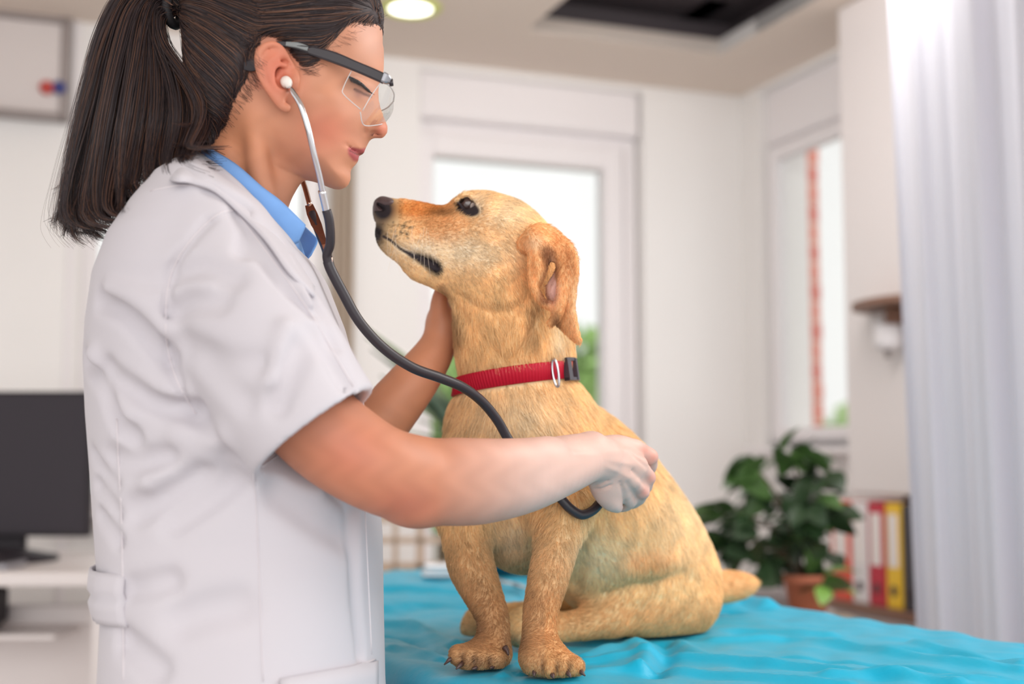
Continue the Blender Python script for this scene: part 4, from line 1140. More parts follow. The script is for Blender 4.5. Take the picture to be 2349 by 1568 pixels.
    # ---- fur
    flow = np.array([(900, 490, 1, .12), (990, 500, 1, .05), (1000, 560, 1, .25), (1060, 470, .9, -.2), (1120, 460, 1, .3), (1120, 580, 1, .35), (1200, 600, .6, .8), (1200, 500, .8, .6),
                     (1150, 690, .25, 1), (1060, 740, .25, 1), (1120, 760, .5, .9), (1200, 760, -.3, 1), (1260, 740, .1, 1), (1080, 830, .0, 1), (1180, 830, .3, 1), (1280, 830, .5, 1), (1120, 960, -.1, 1), (1210, 960, .5, 1), (1300, 940, .5, .9),
                     (1030, 970, -.3, 1), (1170, 1180, .4, 1), (1280, 1180, -.3, 1), (1370, 1010, .8, .9), (1450, 1150, .5, 1), (1400, 1250, .5, .9), (1500, 1280, .2, 1), (1600, 1330, .1, 1),
                     (1500, 1400, -.7, .6), (1580, 1430, -.5, .7), (1330, 1430, -1, .15), (1230, 1450, -.9, .4), (1270, 1280, -.12, 1), (1240, 1400, -.05, 1), (1080, 1280, .15, 1), (1130, 1420, .1, 1),
                     (1260, 1515, .3, .9), (1080, 1505, -.9, .5), (1690, 1345, 1, .0), (1100, 1430, -1, .2), (1300, 640, .1, 1), (1310, 740, .15, 1), (1230, 600, .0, 1)], float)
    def fur(Vm, Qm, Cm, n, lenf, wgt):
        tri = Vm[Qm]; ar = 0.5 * np.linalg.norm(np.cross(tri[:, 2] - tri[:, 0], tri[:, 3] - tri[:, 1]), axis=1)
        cen = tri.mean(1); pc = pixel(cen); ar = ar * wgt(cen, pc)
        fi = rs.choice(len(Qm), n, p=ar / ar.sum())
        a, b = rs.rand(n, 1), rs.rand(n, 1); t = tri[fi]
        p = (t[:, 0] * (1 - a) + t[:, 1] * a) * (1 - b) + (t[:, 3] * (1 - a) + t[:, 2] * a) * b
        N = vnormals(Vm, Qm); nn = N[Qm[fi]].mean(1); nn /= np.linalg.norm(nn, axis=1)[:, None] + 1e-9
        c = Cm[Qm[fi, 0]]; pp = pixel(p)
        num = np.zeros((n, 2)); den = np.zeros(n)
        for fx, fy, dx, dy in flow:
            w = 1 / (((pp[:, 0] - fx) ** 2 + (pp[:, 1] - fy) ** 2) + 300.0) ** 1.6
            num += w[:, None] * np.array([dx, dy]); den += w
        g = num / den[:, None]; g /= np.linalg.norm(g, axis=1)[:, None] + 1e-9
        d = np.stack([g[:, 0], 0.15 * np.ones(n), -g[:, 1]], 1)
        # locks: neighbouring hairs lean together
        ph = p * np.array([210.0, 210.0, 120.0])
        wob = np.stack([np.sin(ph[:, 0] + 1.7 * np.sin(ph[:, 2])), np.sin(ph[:, 1] * 1.3 + ph[:, 2]), np.cos(ph[:, 2] * 1.1 + ph[:, 0] * .7)], 1) * 0.16
        d = d + wob + rs.normal(0, 0.14, (n, 3))
        d = d - nn * (d * nn).sum(1)[:, None]; d /= np.linalg.norm(d, axis=1)[:, None] + 1e-9
        L = lenf(p, pp) * rs.uniform(0.6, 1.15, n)
        s0 = p - nn * 0.0006
        s1 = p + (d * 0.33 + nn * 0.17) * L[:, None]
        s2 = p + (d * 0.67 + nn * 0.26) * L[:, None]
        s3 = p + (d * 1.0 + nn * 0.29) * L[:, None]
        S = np.stack([s0, s1, s2, s3], 1)
        S[:, :, 2] = np.maximum(S[:, :, 2], TZ + .001)
        c = c * rs.uniform(0.66, 1.26, (n, 1)) * (1 + .05 * np.sin(ph[:, :1] * .9 + 2 * np.sin(ph[:, 2:] * .6)))
        return S, c, L
    def lenf(p, pp):
        y = pp[:, 1]
        L = np.interp(y, [440, 600, 680, 780, 960, 1200, 1290, 1500, 1560], [.0055, .0075, .013, .019, .020, .016, .013, .006, .004])
        L = np.where(y < 680, np.interp(pp[:, 0], [870, 920, 1050, 1250], [.0014, .003, .006, .0085]), L)
        hc_ = (p - P(1183, 868, 1.772)) @ (np.array([-.14, 0, 1.0]) / 1.0098)
        L = np.where((hc_ > 0) & (hc_ < .022), np.minimum(L, .0105), L)
        leg = (pp[:, 0] < 1340) & (y > 1240)
        L = np.where(leg, np.interp(y, [1240, 1350, 1500], [.0095, .007, .0045]), L)
        return L
    def wgt(c, pp):
        w = np.where(c[:, 1] < 2.0, 1.0, 0.8) * np.where(pp[:, 1] < 700, 2.2, 1.0) * np.where((pp[:, 1] > 1240) & (pp[:, 0] < 1340), 1.6, 1.0)
        skip = (de_c(pp) < 1.0) | ((pp[:, 0] < 912) & (pp[:, 1] < 512) & (pp[:, 1] > 440)) | ((polydist(pp, mouth[1:]) < 6) & (c[:, 1] < Y0))
        hc_ = (c - P(1183, 868, 1.772)) @ (np.array([-.14, 0, 1.0]) / 1.0098)
        skip = skip | ((np.abs(hc_ - .001) < .0125) & (np.abs(c[:, 0] - P(1183, 868, 1.772)[0]) < .12))
        return np.where(skip, 0.0, w)
    def de_c(pp): return np.hypot((pp[:, 0] - 1072) / 30, (pp[:, 1] - 477 - 0.25 * (pp[:, 0] - 1072)) / 19)
    S, c, L = fur(Vd, Qd, C, 230000, lenf, wgt)
    fm = mat('dog_fur', rough=0.55, spec=0.25, attr='pigment')
    nt = fm.node_tree; tl_ = nt.nodes.new('ShaderNodeBsdfTranslucent'); mx_ = nt.nodes.new('ShaderNodeMixShader'); mx_.inputs[0].default_value = .3
    at_ = [n_ for n_ in nt.nodes if n_.type == 'ATTRIBUTE'][0]
    nt.links.new(at_.outputs['Color'], tl_.inputs['Color']); nt.links.new(nt.nodes['Principled BSDF'].outputs[0], mx_.inputs[1]); nt.links.new(tl_.outputs[0], mx_.inputs[2])
    nt.links.new(mx_.outputs[0], nt.nodes['Material Output'].inputs['Surface'])
    hair_object('fur', S, 0.00029, fm, root, c, 0.2, kind='stuff')
    for (eo, Ve, Qe, Ce, pe) in ears:
        Se, ce, Le = fur(Ve, Qe, Ce, 9000, lambda p, pp: np.full(len(p), .006), lambda cc, pp: np.where(gau(pp, (1266, 640), 12, 55) > .4, 0.05, 1.0))
        hair_object('ear_fur', Se, 0.00024, fm, eo, ce, 0.2, kind='stuff')
    # whiskers
    W = []
    for _ in range(16):
        a, b = rs.uniform(890, 1000), rs.uniform(520, 575)
        q = P(a, b, Y0); y = yside(a, b); st = np.array([q[0], y, q[2]])
        dd = np.array([rs.uniform(-.25, .35), -0.5, -.9]) * rs.uniform(.03, .06)
        W.append([st, st + dd * .4 + (0, -.006, 0), st + dd * .75 + (0, -.006, 0), st + dd])
    hair_object('whiskers', np.array(W), 0.0002, mat('whisker', srgb((240, 225, 205)), 0.4), root, None, 0.3, kind='stuff')
    return root, body, (Vd, Qd)

dog, dog_body, dog_surf = build_dog()
dog_bvh = bvh_of(*dog_surf)

def build_collar():
    root = thing('dog_collar', 'red ribbed nylon collar with metal ring and black buckle around the dog\'s neck', 'collar')
    # ring of points around the neck in the tilted collar plane
    c0 = P(1183, 868, 1.772)
    ax = np.array([-.14, 0, 1.0]); ax /= np.linalg.norm(ax)
    u = np.array([1.0, 0, .14]); u /= np.linalg.norm(u); w = np.array([0, 1.0, 0])
    n = 96; ring = {}
    for lev in (-1, 0, 1):
        pts = []
        for k in range(n):
            a = 2 * math.pi * k / n
            d = u * math.cos(a) + w * math.sin(a)
            o = c0 + ax * lev * 0.010
            hit = dog_bvh.ray_cast(Vector(o + d * 0.2), Vector(-d))
            pts.append(np.linalg.norm(np.array(hit[0]) - o) if hit[0] else .075)
        r = np.array(pts)
        for _ in range(6): r = (np.roll(r, 1) + r + np.roll(r, -1)) / 3
        ring[lev] = np.clip(r, .05, .095) + 0.0045
    v = []; f = []
    hw = 0.0118
    prof = [(-hw, 0), (-hw * .9, .0015), (0, .0022), (hw * .9, .0015), (hw, 0), (hw * .9, -.0012), (-hw * .9, -.0012)]
    m = 480
    for k in range(m):
        a = 2 * math.pi * k / m; d = u * math.cos(a) + w * math.sin(a)
        kk = k * n / m; i0 = int(kk) % n; t = kk - int(kk)
        rr = {l: ring[l][i0] * (1 - t) + ring[l][(i0 + 1) % n] * t for l in ring}
        rib = 0.0005 * (1 if k % 4 < 2 else -1)
        for j, (hh, tt) in enumerate(prof):
            l = hh / hw; base = rr[0] + (rr[1] - rr[0]) * max(l, 0) + (rr[-1] - rr[0]) * max(-l, 0)
            v.append(c0 + ax * hh + d * (base + tt + (rib if j in (1, 2, 3) else 0)))
    q = len(prof)
    for k in range(m):
        k2 = (k + 1) % m
        for j in range(q):
            j2 = (j + 1) % q
            f.append((k * q + j, k2 * q + j, k2 * q + j2, k * q + j2))
    band = obj('band', v, f, mat('collar_red', srgb((186, 14, 44)), 0.5, spec=0.3, bump=(700, .4, .0004)), root, label='red ribbed band')
    fix_normals(band)
    def at(a, h=0, off=0.0):
        a = math.radians(a); d = u * math.cos(a) + w * math.sin(a)
        r = np.interp(math.degrees(a) % 360, np.arange(n + 1) * 360 / n, np.append(ring[0], ring[0][0]))
        return c0 + ax * h + d * (r + off), d
    # metal ring standing on the band
    c, d = at(-54, -.004, .0075)
    t = np.cross(ax, d)
    pts = [c + ax * (.0185 * math.cos(x)) + (t * .25 + d * .9) * (.005 * math.sin(x)) for x in np.linspace(0, 2 * math.pi, 33)[:-1]]
    vv, ff = tube_closed(pts, .0017, 8)
    obj('metal_ring', vv, ff, mat('steel', srgb((200, 200, 205)), 0.22, metal=1.0), root, label='silver metal ring')
    # buckle: two side bars and bridges, red strap visible in its window
    bl = MB()
    for a0, a1 in ((-37, -30.5), (-19, -14)):
        for i in range(4):
            pa, da = at(a0 + (a1 - a0) * i / 4, 0, .0088); pb, db = at(a0 + (a1 - a0) * (i + 1) / 4, 0, .0088)
            bl.obox(pa - ax * .0145 - da * .008, pb - pa + (pb - pa) * .05, ax * .029, da * .009)
    for hh in (-.0150, .0112):
        for i in range(8):
            a0 = -37 + 23 * i / 8
            pa, da = at(a0, hh, .0085); pb, db = at(a0 + 23 / 8, hh, .0085)
            bl.obox(pa - da * .008, (pb - pa) * 1.05, ax * .0042, da * .008)
    bl.build('buckle', mat('black_plastic', srgb((70, 66, 72)), 0.35), root, label='black plastic buckle')
    bl = MB(); p1, d1 = at(-10, .004, .004)
    for i in range(4):
        pa, da = at(-12 + 5 * i, -.0145, .005); pb, db = at(-7 + 5 * i, -.0145, .005)
        bl.obox(pa - da * .006, (pb - pa) * 1.05, ax * .029, da * .008)
    bl.build('clasp', mat('black_plastic'), root, label='black plastic clasp')
    return root

build_collar()
# ------------------------------------------------------------------ the woman
def build_woman():
    root = thing('person', 'woman in white short-sleeved coat with dark ponytail leaning over the dog on the table', 'person')
    HY = 1.52
    # ================= head, neck and ear
    h = Vol((-0.42, HY - 0.125, 1.30), (-0.13, HY + 0.11, 1.765), 0.0018)
    h.chain(P3((620, 270, HY), (585, 320, HY + .005), (540, 385, HY + .012), (490, 470, HY + .03)), [.047, .0475, .052, .07], 0.0)
    h.chain(P3((600, 440, HY - .030), (592, 350, HY - .044), (588, 270, HY - .05)), [.012, .012, .012], 0.02)
    h.chain(P3((655, 400, HY), (628, 440, HY + .004), (606, 490, HY + .01)), [.020, .022, .024], 0.03)
    face = [(868, 30), (875, 62), (878, 96), (880, 128), (880, 156), (876, 178), (869, 200), (868, 218), (873, 246), (881, 268), (888, 286), (889, 300), (882, 313), (872, 317), (860, 316),
            (851, 319), (845, 327), (840, 337), (837, 344), (834, 350), (827, 353.5), (823, 357), (822, 364), (819, 370), (812, 378), (806, 386), (803, 396), (804, 406), (802, 416), (796, 426),
            (784, 433), (770, 434), (752, 428), (728, 418), (698, 410), (650, 396), (590, 370), (520, 330), (462, 270), (432, 190), (424, 110), (430, 30), (460, -40), (530, -92), (620, -115),
            (720, -108), (800, -70), (850, -15)]
    TH = [(884, 302, .0125), (866, 285, .0155), (848, 303, .0200), (838, 262, .0260), (864, 240, .0125), (862, 262, .0135), (838, 216, .0375), (800, 215, .0540), (868, 190, .0190),
          (862, 165, .034), (875, 120, .046), (850, 90, .058), (780, 100, .071), (700, 120, .077), (600, 150, .079), (500, 100, .078), (450, 60, .074), (640, 220, .072),
          (760, 255, .0665), (720, 330, .0605), (660, 350, .055), (795, 290, .0530), (780, 370, .0420), (740, 400, .0480), (808, 345, .0330), (822, 347, .0250), (818, 366, .0235), (835, 325, .020),
          (795, 410, .0270), (770, 425, .0290), (700, 20, .078), (600, -50, .072), (800, 20, .068), (700, 220, .0715), (690, 390, .048)]
    RN = [(880, 290, .012), (870, 200, .022), (878, 120, .034), (840, 340, .015), (820, 362, .013), (800, 405, .022), (770, 430, .025), (720, 415, .03), (640, 390, .045),
          (860, 20, .045), (700, -80, .07), (450, 60, .07), (500, 300, .06), (850, 310, .014)]
    BP = [(838, 212, 15, 9, .0042), (828, 230, 22, 7, -.0018), (846, 200, 24, 6, -.0020), (848, 303, 9, 9, .0022), (843, 293, 14, 4, -.0004), (760, 258, 34, 20, .0026), (832, 308, 6, 14, -.0016),
          (829, 347, 9, 4.0, .0024), (815, 365, 7, 5, .0022), (799, 348, 5, 5, -.0009), (806, 388, 12, 6, -.0012), (795, 412, 14, 12, .0012), (868, 170, 22, 9, .0025), (845, 330, 3.5, 9, -.0008)]
    h.profile(face, HY, TH, RN, BP, k=0.012, n=3)
    F0 = h.F.copy()
    X, Z, w = h.T2
    def ys(px, py, s=-1, off=0.0):
        q = P(px, py, HY); i = int(np.argmin(abs(X[:, 0] - q[0]))); j = int(np.argmin(abs(Z[0] - q[2])))
        return np.array([q[0], HY + s * (w[i, j] + off), q[2]])
    for s in (-1, 1):
        h.chain([ys(834, 353, s, .0005), ys(819, 354, s, .0005), ys(802, 346, s, .0)], [.0007, .0011, .0010], 0.0016, 's')          # lips part
        h.chain([ys(818, 209, s, .001), ys(834, 217, s, .0012), ys(850, 222, s, .001)], [.0010, .0018, .0012], 0.0018, 's')        # lid slit
        h.chain([ys(818, 203, s, .0005), ys(832, 201, s, .0005), ys(850, 206, s, .0005)], [.0009, .0010, .0009], 0.002, 's')      # lid crease
        q = P(861, 310, HY); h.ell((q[0], HY + s * .0115, q[2]), (.0056, .0062, .0026), 0.0015, 's')                               # nostril
        h.chain([ys(853, 292, s, .0), ys(843, 299, s, .0), ys(842, 313, s, .0)], [.0012, .0017, .0016], 0.003, 's')
        # ear
        E = lambda px, py, d: np.array([P(px, py, HY - .08)[0], HY + s * d, P(px, py, HY - .08)[2]])
        h.ell(E(650, 180, .070), (.016, .012, .028), 0.008)
        h.chain([E(672, 150, .078), E(658, 128, .082), E(648, 115, .085), E(632, 108, .0895), E(612, 115, .0935), (E(598, 138, .0955)), E(599, 168, .0945), E(611, 198, .0905), E(628, 223, .085), E(645, 243, .081), E(657, 250, .079)],
                [.0020, .0028, .0034, .0038, .0040, .0040, .0038, .0038, .0042, .0046, .0026], 0.003)
        h.chain([E(612, 150, .0885), E(622, 190, .086), E(642, 228, .081)], [.0050, .0055, .0060], 0.004)
        h.chain([E(640, 130, .084), E(620, 150, .0885), E(620, 180, .087), E(650, 215, .080)], [.0055, .0055, .0055, .0055], 0.004)
        h.chain([E(655, 152, .0835), E(640, 152, .0865), E(628, 166, .0895), E(626, 186, .0895), E(634, 203, .087), E(648, 212, .085)], [.0030, .0032, .0036, .0036, .0034, .0028], 0.004)
        h.chain([E(652, 128, .080), E(632, 124, .085), E(612, 136, .0885), E(608, 168, .0885), E(620, 200, .085)], [.0048] * 5, 0.003)
        h.ell(E(652, 186, .0865), (.0085, .0095, .0105), 0.003, 's')
        h.chain([E(646, 132, .0935), E(628, 127, .098), E(612, 148, .0995), E(610, 178, .098), E(622, 205, .0955)], [.0032, .0036, .0034, .003, .0026], 0.003, 's')
        h.chain([E(676, 166, .077), E(679, 182, .0785), E(676, 196, .077)], [.0038, .0046, .0036], 0.005)
        h.ell(E(656, 246, .079), (.0055, .0042, .0050), 0.004)
    # side of the neck: muscle from behind the ear to the throat
    hV, hQ = h.mesh(2)
    # ================= right arm and hand
    a = Vol((-0.29, 1.27, 0.92), (0.22, 1.79, 1.20), 0.0022)
    ady = lambda px: float(np.interp(px, [640, 870, 950, 1345, 1400, 1500], [.0, .03, .055, .10, .11, .118]))
    Pa = lambda px, py, Y: P(px, py, Y + ady(px))
    def rc(vol, pts, k=0.012, n=5): vol.chain(P3(*[q[:3] for q in pts]), [R(q[3], q[2]) for q in pts], k, n=n)
    rca = lambda pts, k=0.012, n=5: rc(a, [(q[0], q[1], q[2] + ady(q[0]), q[3]) for q in pts], k, n)
    rca([(640, 880, 1.385, 108), (720, 970, 1.375, 108), (790, 1028, 1.368, 106), (870, 1075, 1.362, 101), (945, 1098, 1.365, 101), (1020, 1106, 1.378, 98), (1100, 1106, 1.392, 95),
           (1200, 1094, 1.428, 82), (1290, 1067, 1.468, 68), (1345, 1050, 1.497, 57), (1375, 1050, 1.512, 52)])
    a.ell(Pa(955, 1165, 1.36), (.024, .022, .017), 0.02)
    a.chain(np.array([Pa(1060, 1060, 1.36), Pa(1150, 1058, 1.375), Pa(1260, 1040, 1.43)]), [.022, .022, .016], 0.02)
    a.ell(Pa(1360, 1012, 1.495), (.012, .011, .010), 0.012)
    mc = [[(1372, 1030, 1.525, 27), (1415, 1022, 1.535, 26), (1455, 1030, 1.552, 23)], [(1375, 1045, 1.516, 28), (1420, 1050, 1.522, 27), (1462, 1066, 1.538, 23)],
          [(1375, 1066, 1.518, 28), (1415, 1080, 1.522, 26), (1448, 1098, 1.540, 22)], [(1370, 1085, 1.525, 28), (1405, 1105, 1.532, 25), (1430, 1124, 1.552, 20)]]
    for m in mc: rca(m, 0.010, 3)
    fg = [[(1455, 1030, 1.552, 21), (1490, 1048, 1.575, 19), (1484, 1083, 1.606, 16), (1446, 1096, 1.615, 14)],
          [(1462, 1066, 1.538, 21), (1483, 1096, 1.566, 19), (1470, 1128, 1.598, 16), (1432, 1130, 1.606, 14)],
          [(1448, 1098, 1.540, 20), (1472, 1128, 1.566, 17), (1452, 1152, 1.594, 15), (1415, 1148, 1.602, 13)],
          [(1430, 1124, 1.552, 18), (1446, 1150, 1.572, 15), (1424, 1162, 1.592, 13), (1398, 1155, 1.600, 11)]]
    for m in fg: rca(m, 0.005, 2)
    rca([(1376, 1092, 1.53, 30), (1385, 1122, 1.538, 29), (1400, 1148, 1.548, 23), (1416, 1164, 1.562, 13)], 0.010, 4)      # thumb
    rca([(1376, 1075, 1.55, 34), (1420, 1085, 1.565, 32)], 0.012)                                                         # palm
    for (px, py, Y, r) in ((1493, 1047, 1.568, 17), (1487, 1095, 1.560, 17), (1475, 1128, 1.560, 15)): a.ell(Pa(px, py, Y), (R(r, Y),) * 3, 0.006)
    for (p0, p1) in (((1385, 1040), (1452, 1032)), ((1385, 1052), (1458, 1066)), ((1388, 1068), (1445, 1096)), ((1320, 1040), (1370, 1045))):
        q0, q1 = march(a, *p0), march(a, *p1)
        if q0 is not None and q1 is not None: a.chain([q0, (q0 + q1) / 2 + (0, -.001, 0), q1], [.0035] * 3, 0, '+', 2, -.0014)
    for pts in (((1392, 1098), (1382, 1108), (1362, 1114)), ((1398, 1110), (1384, 1119), (1366, 1121)), ((1420, 1104), (1428, 1128), (1432, 1158)), ((1450, 1046), (1466, 1060), (1484, 1072)), ((1448, 1078), (1464, 1094), (1478, 1112)), ((1436, 1106), (1450, 1124), (1460, 1142))):
        q = [march(a, *t) for t in pts]
        if all(t is not None for t in q): a.chain(q, [.0028] * len(q), 0, '+', 2, .0026)
    aV, aQ = a.mesh(2)
    # ================= left arm, hand cupped behind the dog's throat
    b = Vol((-0.26, 1.66, 1.00), (0.03, 1.93, 1.42), 0.0022)
    rc(b, [(760, 1120, 1.765, 76), (860, 985, 1.768, 68), (940, 886, 1.772, 58), (985, 826, 1.782, 48), (1006, 788, 1.788, 42), (1020, 750, 1.795, 43), (1030, 712, 1.803, 38)], 0.008)
    rc(b, [(1020, 735, 1.80, 38), (1040, 760, 1.81, 36)], 0.012)
    for i, (y0, y1) in enumerate(((700, 668), (722, 700), (745, 732), (768, 762))):
        rc(b, [(1030, y0, 1.805, 22), (1065, (y0 + y1) / 2, 1.835, 19), (1105, y1, 1.85, 17), (1150, y1 + 6, 1.845, 14)], 0.005, 3)
    rc(b, [(1012, 745, 1.785, 26), (1008, 705, 1.775, 22), (1012, 672, 1.77, 17), (1022, 650, 1.768, 13)], 0.010, 4)
    bV, bQ = b.mesh(2)
    # hidden core under the coat keeps the figure in one piece; calves and feet stand on the floor
    t = Vol((-0.62, 1.22, 0.0), (-0.10, 1.92, 1.46), 0.009)
    t.chain([P(500, 460, 1.55), (-0.34, 1.555, 1.2), (-0.33, 1.55, 0.95), (-0.33, 1.55, 0.86)], [.07, .12, .105, .12], 0.04)
    t.chain([P(500, 560, 1.43), P(640, 880, 1.385)], [.05, .045], 0.03)
    t.chain([P(500, 560, 1.66), (-0.27, 1.77, 1.10), P(760, 1120, 1.765)], [.05, .045, .042], 0.03)
    for y in (1.46, 1.64): t.chain([(-0.33, y, 0.85), (-0.33, y, 0.48), (-0.345, y, 0.30), (-0.34, y, 0.09)], [.085, .055, .05, .035], 0.03)
    tV, tQ = t.mesh(2)
    V, Q = join([(hV, hQ), (aV, aQ), (bV, bQ), (tV, tQ)])
    px = pixel(V)
    skin = np.array(srgb((204, 142, 112)))
    armskin = srgb((188, 126, 98))
    C = np.tile(skin, (len(V), 1))
    red = srgb((208, 112, 90)); lip = srgb((174, 84, 86)); pale = srgb((218, 184, 172)); tanc = srgb((212, 142, 102))
    hm = np.arange(len(V)) < len(hV)
    C = blend(C, red, hm * 0.55 * gau(px, (745, 300), 60, 50))
    C = blend(C, red, hm * 0.75 * (V[:, 1] < HY - .070) * gau(px, (635, 165), 48, 80))
    C = blend(C, red, hm * 0.6 * gau(px, (876, 298), 20, 18))
    C = blend(C, pale, hm * 0.3 * gau(px, (850, 90), 40, 60))
    C = blend(C, tanc, hm * 0.6 * gau(px, (540, 320), 80, 80))
    ld = np.minimum(polydist(px, [(836, 346), (826, 348), (812, 345), (804, 344)]) / 6.0, polydist(px, [(822, 362), (815, 362), (806, 350)]) / 7.0)
    C = blend(C, lip, hm * np.clip(1.7 - ld * 1.1, 0, 1))
    C = blend(C, srgb((104, 46, 46)), hm * .8 * np.clip(1.6 - polydist(px, [(834, 352), (819, 354), (803, 346)]) / 1.6, 0, 1))
    C = blend(C, srgb((84, 36, 30)), hm * .9 * np.clip(1.5 * gau(px, (861, 310), 10, 4), 0, 1) * (abs(V[:, 1] - HY) > .006))
    C = blend(C, srgb((186, 126, 108)), hm * 0.5 * gau(px, (836, 214), 20, 12))
    C = blend(C, srgb((90, 60, 56)), hm * np.clip(2.0 - polydist(px, [(814, 205), (834, 215), (850, 221)]) / 2.2, 0, 1) * 0.8)
    C = blend(C, srgb((150, 96, 84)), hm * .55 * gau(px, (822, 215), 9, 11))
    am = (np.arange(len(V)) >= len(hV)) & (np.arange(len(V)) < len(hV) + len(aV))
    C = blend(C, armskin, am * 0.8)
    C = blend(C, red, am * 0.45 * gau(px, (930, 1160), 90, 50))
    C = blend(C, red, am * 0.35 * gau(px, (800, 1040), 90, 80))
    C = blend(C, pale, am * 0.85 * np.clip((px[:, 0] - 1000) / 250, 0, 1))
    for c in ((1500, 1050), (1494, 1097), (1478, 1130), (1480, 1032)): C = blend(C, red, am * 0.5 * gau(px, c, 14, 14))
    bm_ = (np.arange(len(V)) >= len(hV) + len(aV)) & (np.arange(len(V)) < len(hV) + len(aV) + len(bV))
    C = blend(C, tanc, bm_ * 0.45)
    C *= (1 + .03 * np.sin(px[:, 0] * .09 + np.sin(px[:, 1] * .07) * 2))[:, None]
    smat = mat('skin', rough=0.48, spec=0.35, attr='pigment', sss=0.12, bump=(420, .12, .0008))
    link('body', np_mesh('body', V, Q, C), smat, root)
    head_bvh = bvh_of(hV, hQ)
    # lashes
    dark = mat('lash', (.016, .012, .012), 0.5)
    L = []
    lid = spline([(813, 204), (823, 209), (836, 214.5), (852, 221)], 10)
    for t_ in np.linspace(0, 1, 60):
        q = lid[int(t_ * (len(lid) - 1))]
        for s in (-1, 1):
            st = ys(q[0], q[1], s, .0006)
            e = st + np.array([.0030 + .003 * t_, s * (.0050 - .003 * t_), -.0074 + .0024 * t_ + rs.uniform(-.001, .001)])
            L.append([st, st * .6 + e * .4 + (0, 0, -.0007), e])
    hair_object('eyelashes', np.array(L), 0.0005, dark, root, None, .3, kind='stuff')
    for s in (-1, 1):
        pts = np.array([ys(q[0], q[1], s, .0002) for q in lid])
        obj('lash_line', *tube_mesh(pts, np.interp(np.linspace(0, 1, len(pts)), [0, .2, .6, 1], [.0007, .0016, .0021, .0014]), 8), dark, root)

    # ================= white coat
    CY = 1.55
    v = Vol((-0.56, 1.22, 0.58), (-0.10, 1.92, 1.50), 0.0037)
    rows = [(346, 452, 575, .060), (372, 425, 600, .085), (400, 392, 622, .118), (440, 348, 650, .155), (500, 302, 690, .180), (570, 252, 706, .193), (650, 219, 738, .200), (750, 200, 778, .198), (830, 192, 800, .192),
            (950, 195, 830, .187), (1080, 204, 856, .184), (1230, 215, 868, .186), (1400, 233, 870, .200), (1568, 228, 873, .214), (1800, 215, 888, .230), (2200, 200, 905, .245)]
    zr = np.array([P(500, r[0], CY)[2] for r in rows]); xl = np.array([P(r[1], r[0], CY - .05)[0] for r in rows]); xr = np.array([P(r[2], r[0], CY - .03)[0] for r in rows]); bw = np.array([r[3] for r in rows])
    o = np.argsort(zr)
    def torso(X_, Y_, Z_):
        z = Z_[0, 0, :]
        l = np.interp(z, zr[o], xl[o])[None, None, :]; r = np.interp(z, zr[o], xr[o])[None, None, :]; bb = np.interp(z, zr[o], bw[o])[None, None, :]
        cx, ax = (l + r) / 2, (r - l) / 2
        u = np.abs((X_ - cx) / ax); q = np.abs((Y_ - CY) / bb)
        k0 = (u ** 2.35 + q ** 2.35) ** (1 / 2.35)
        return np.maximum((k0 - 1) * np.minimum(ax, bb) * 0.85, Z_ - zr.max())
    v.put(torso, v.lo, v.lo + v.n * v.h, 0.0)
    v.plane(P(562, 462, 1.5), (.66, 0, .75), 0.012)                                   # open neck
    # sleeve
    SL = [(505, 545, 1.432, 118), (520, 640, 1.410, 146), (570, 740, 1.385, 166), (625, 835, 1.372, 174), (680, 930, 1.365, 172), (722, 990, 1.36, 168), (770, 1065, 1.355, 165)]
    sv = v.like()
    rc(sv, SL, 0.0)
    n = np.array([.61, -.05, -.79])
    sv.plane(P(724, 991, 1.36), n, 0.004)
    v.F = np.minimum(v.F, sv.F) - np.maximum(0.022 - np.abs(v.F - sv.F), 0) ** 2 / (4 * 0.022)
    FL = [(520, 580, 1.67, 130), (600, 760, 1.73, 150), (690, 930, 1.75, 130), (720, 990, 1.755, 120)]
    fv = v.like(); rc(fv, FL, 0.0); fv.plane(P(715, 985, 1.755), n, .004)
    v.F = np.minimum(v.F, fv.F) - np.maximum(0.02 - np.abs(v.F - fv.F), 0) ** 2 / (4 * 0.02)
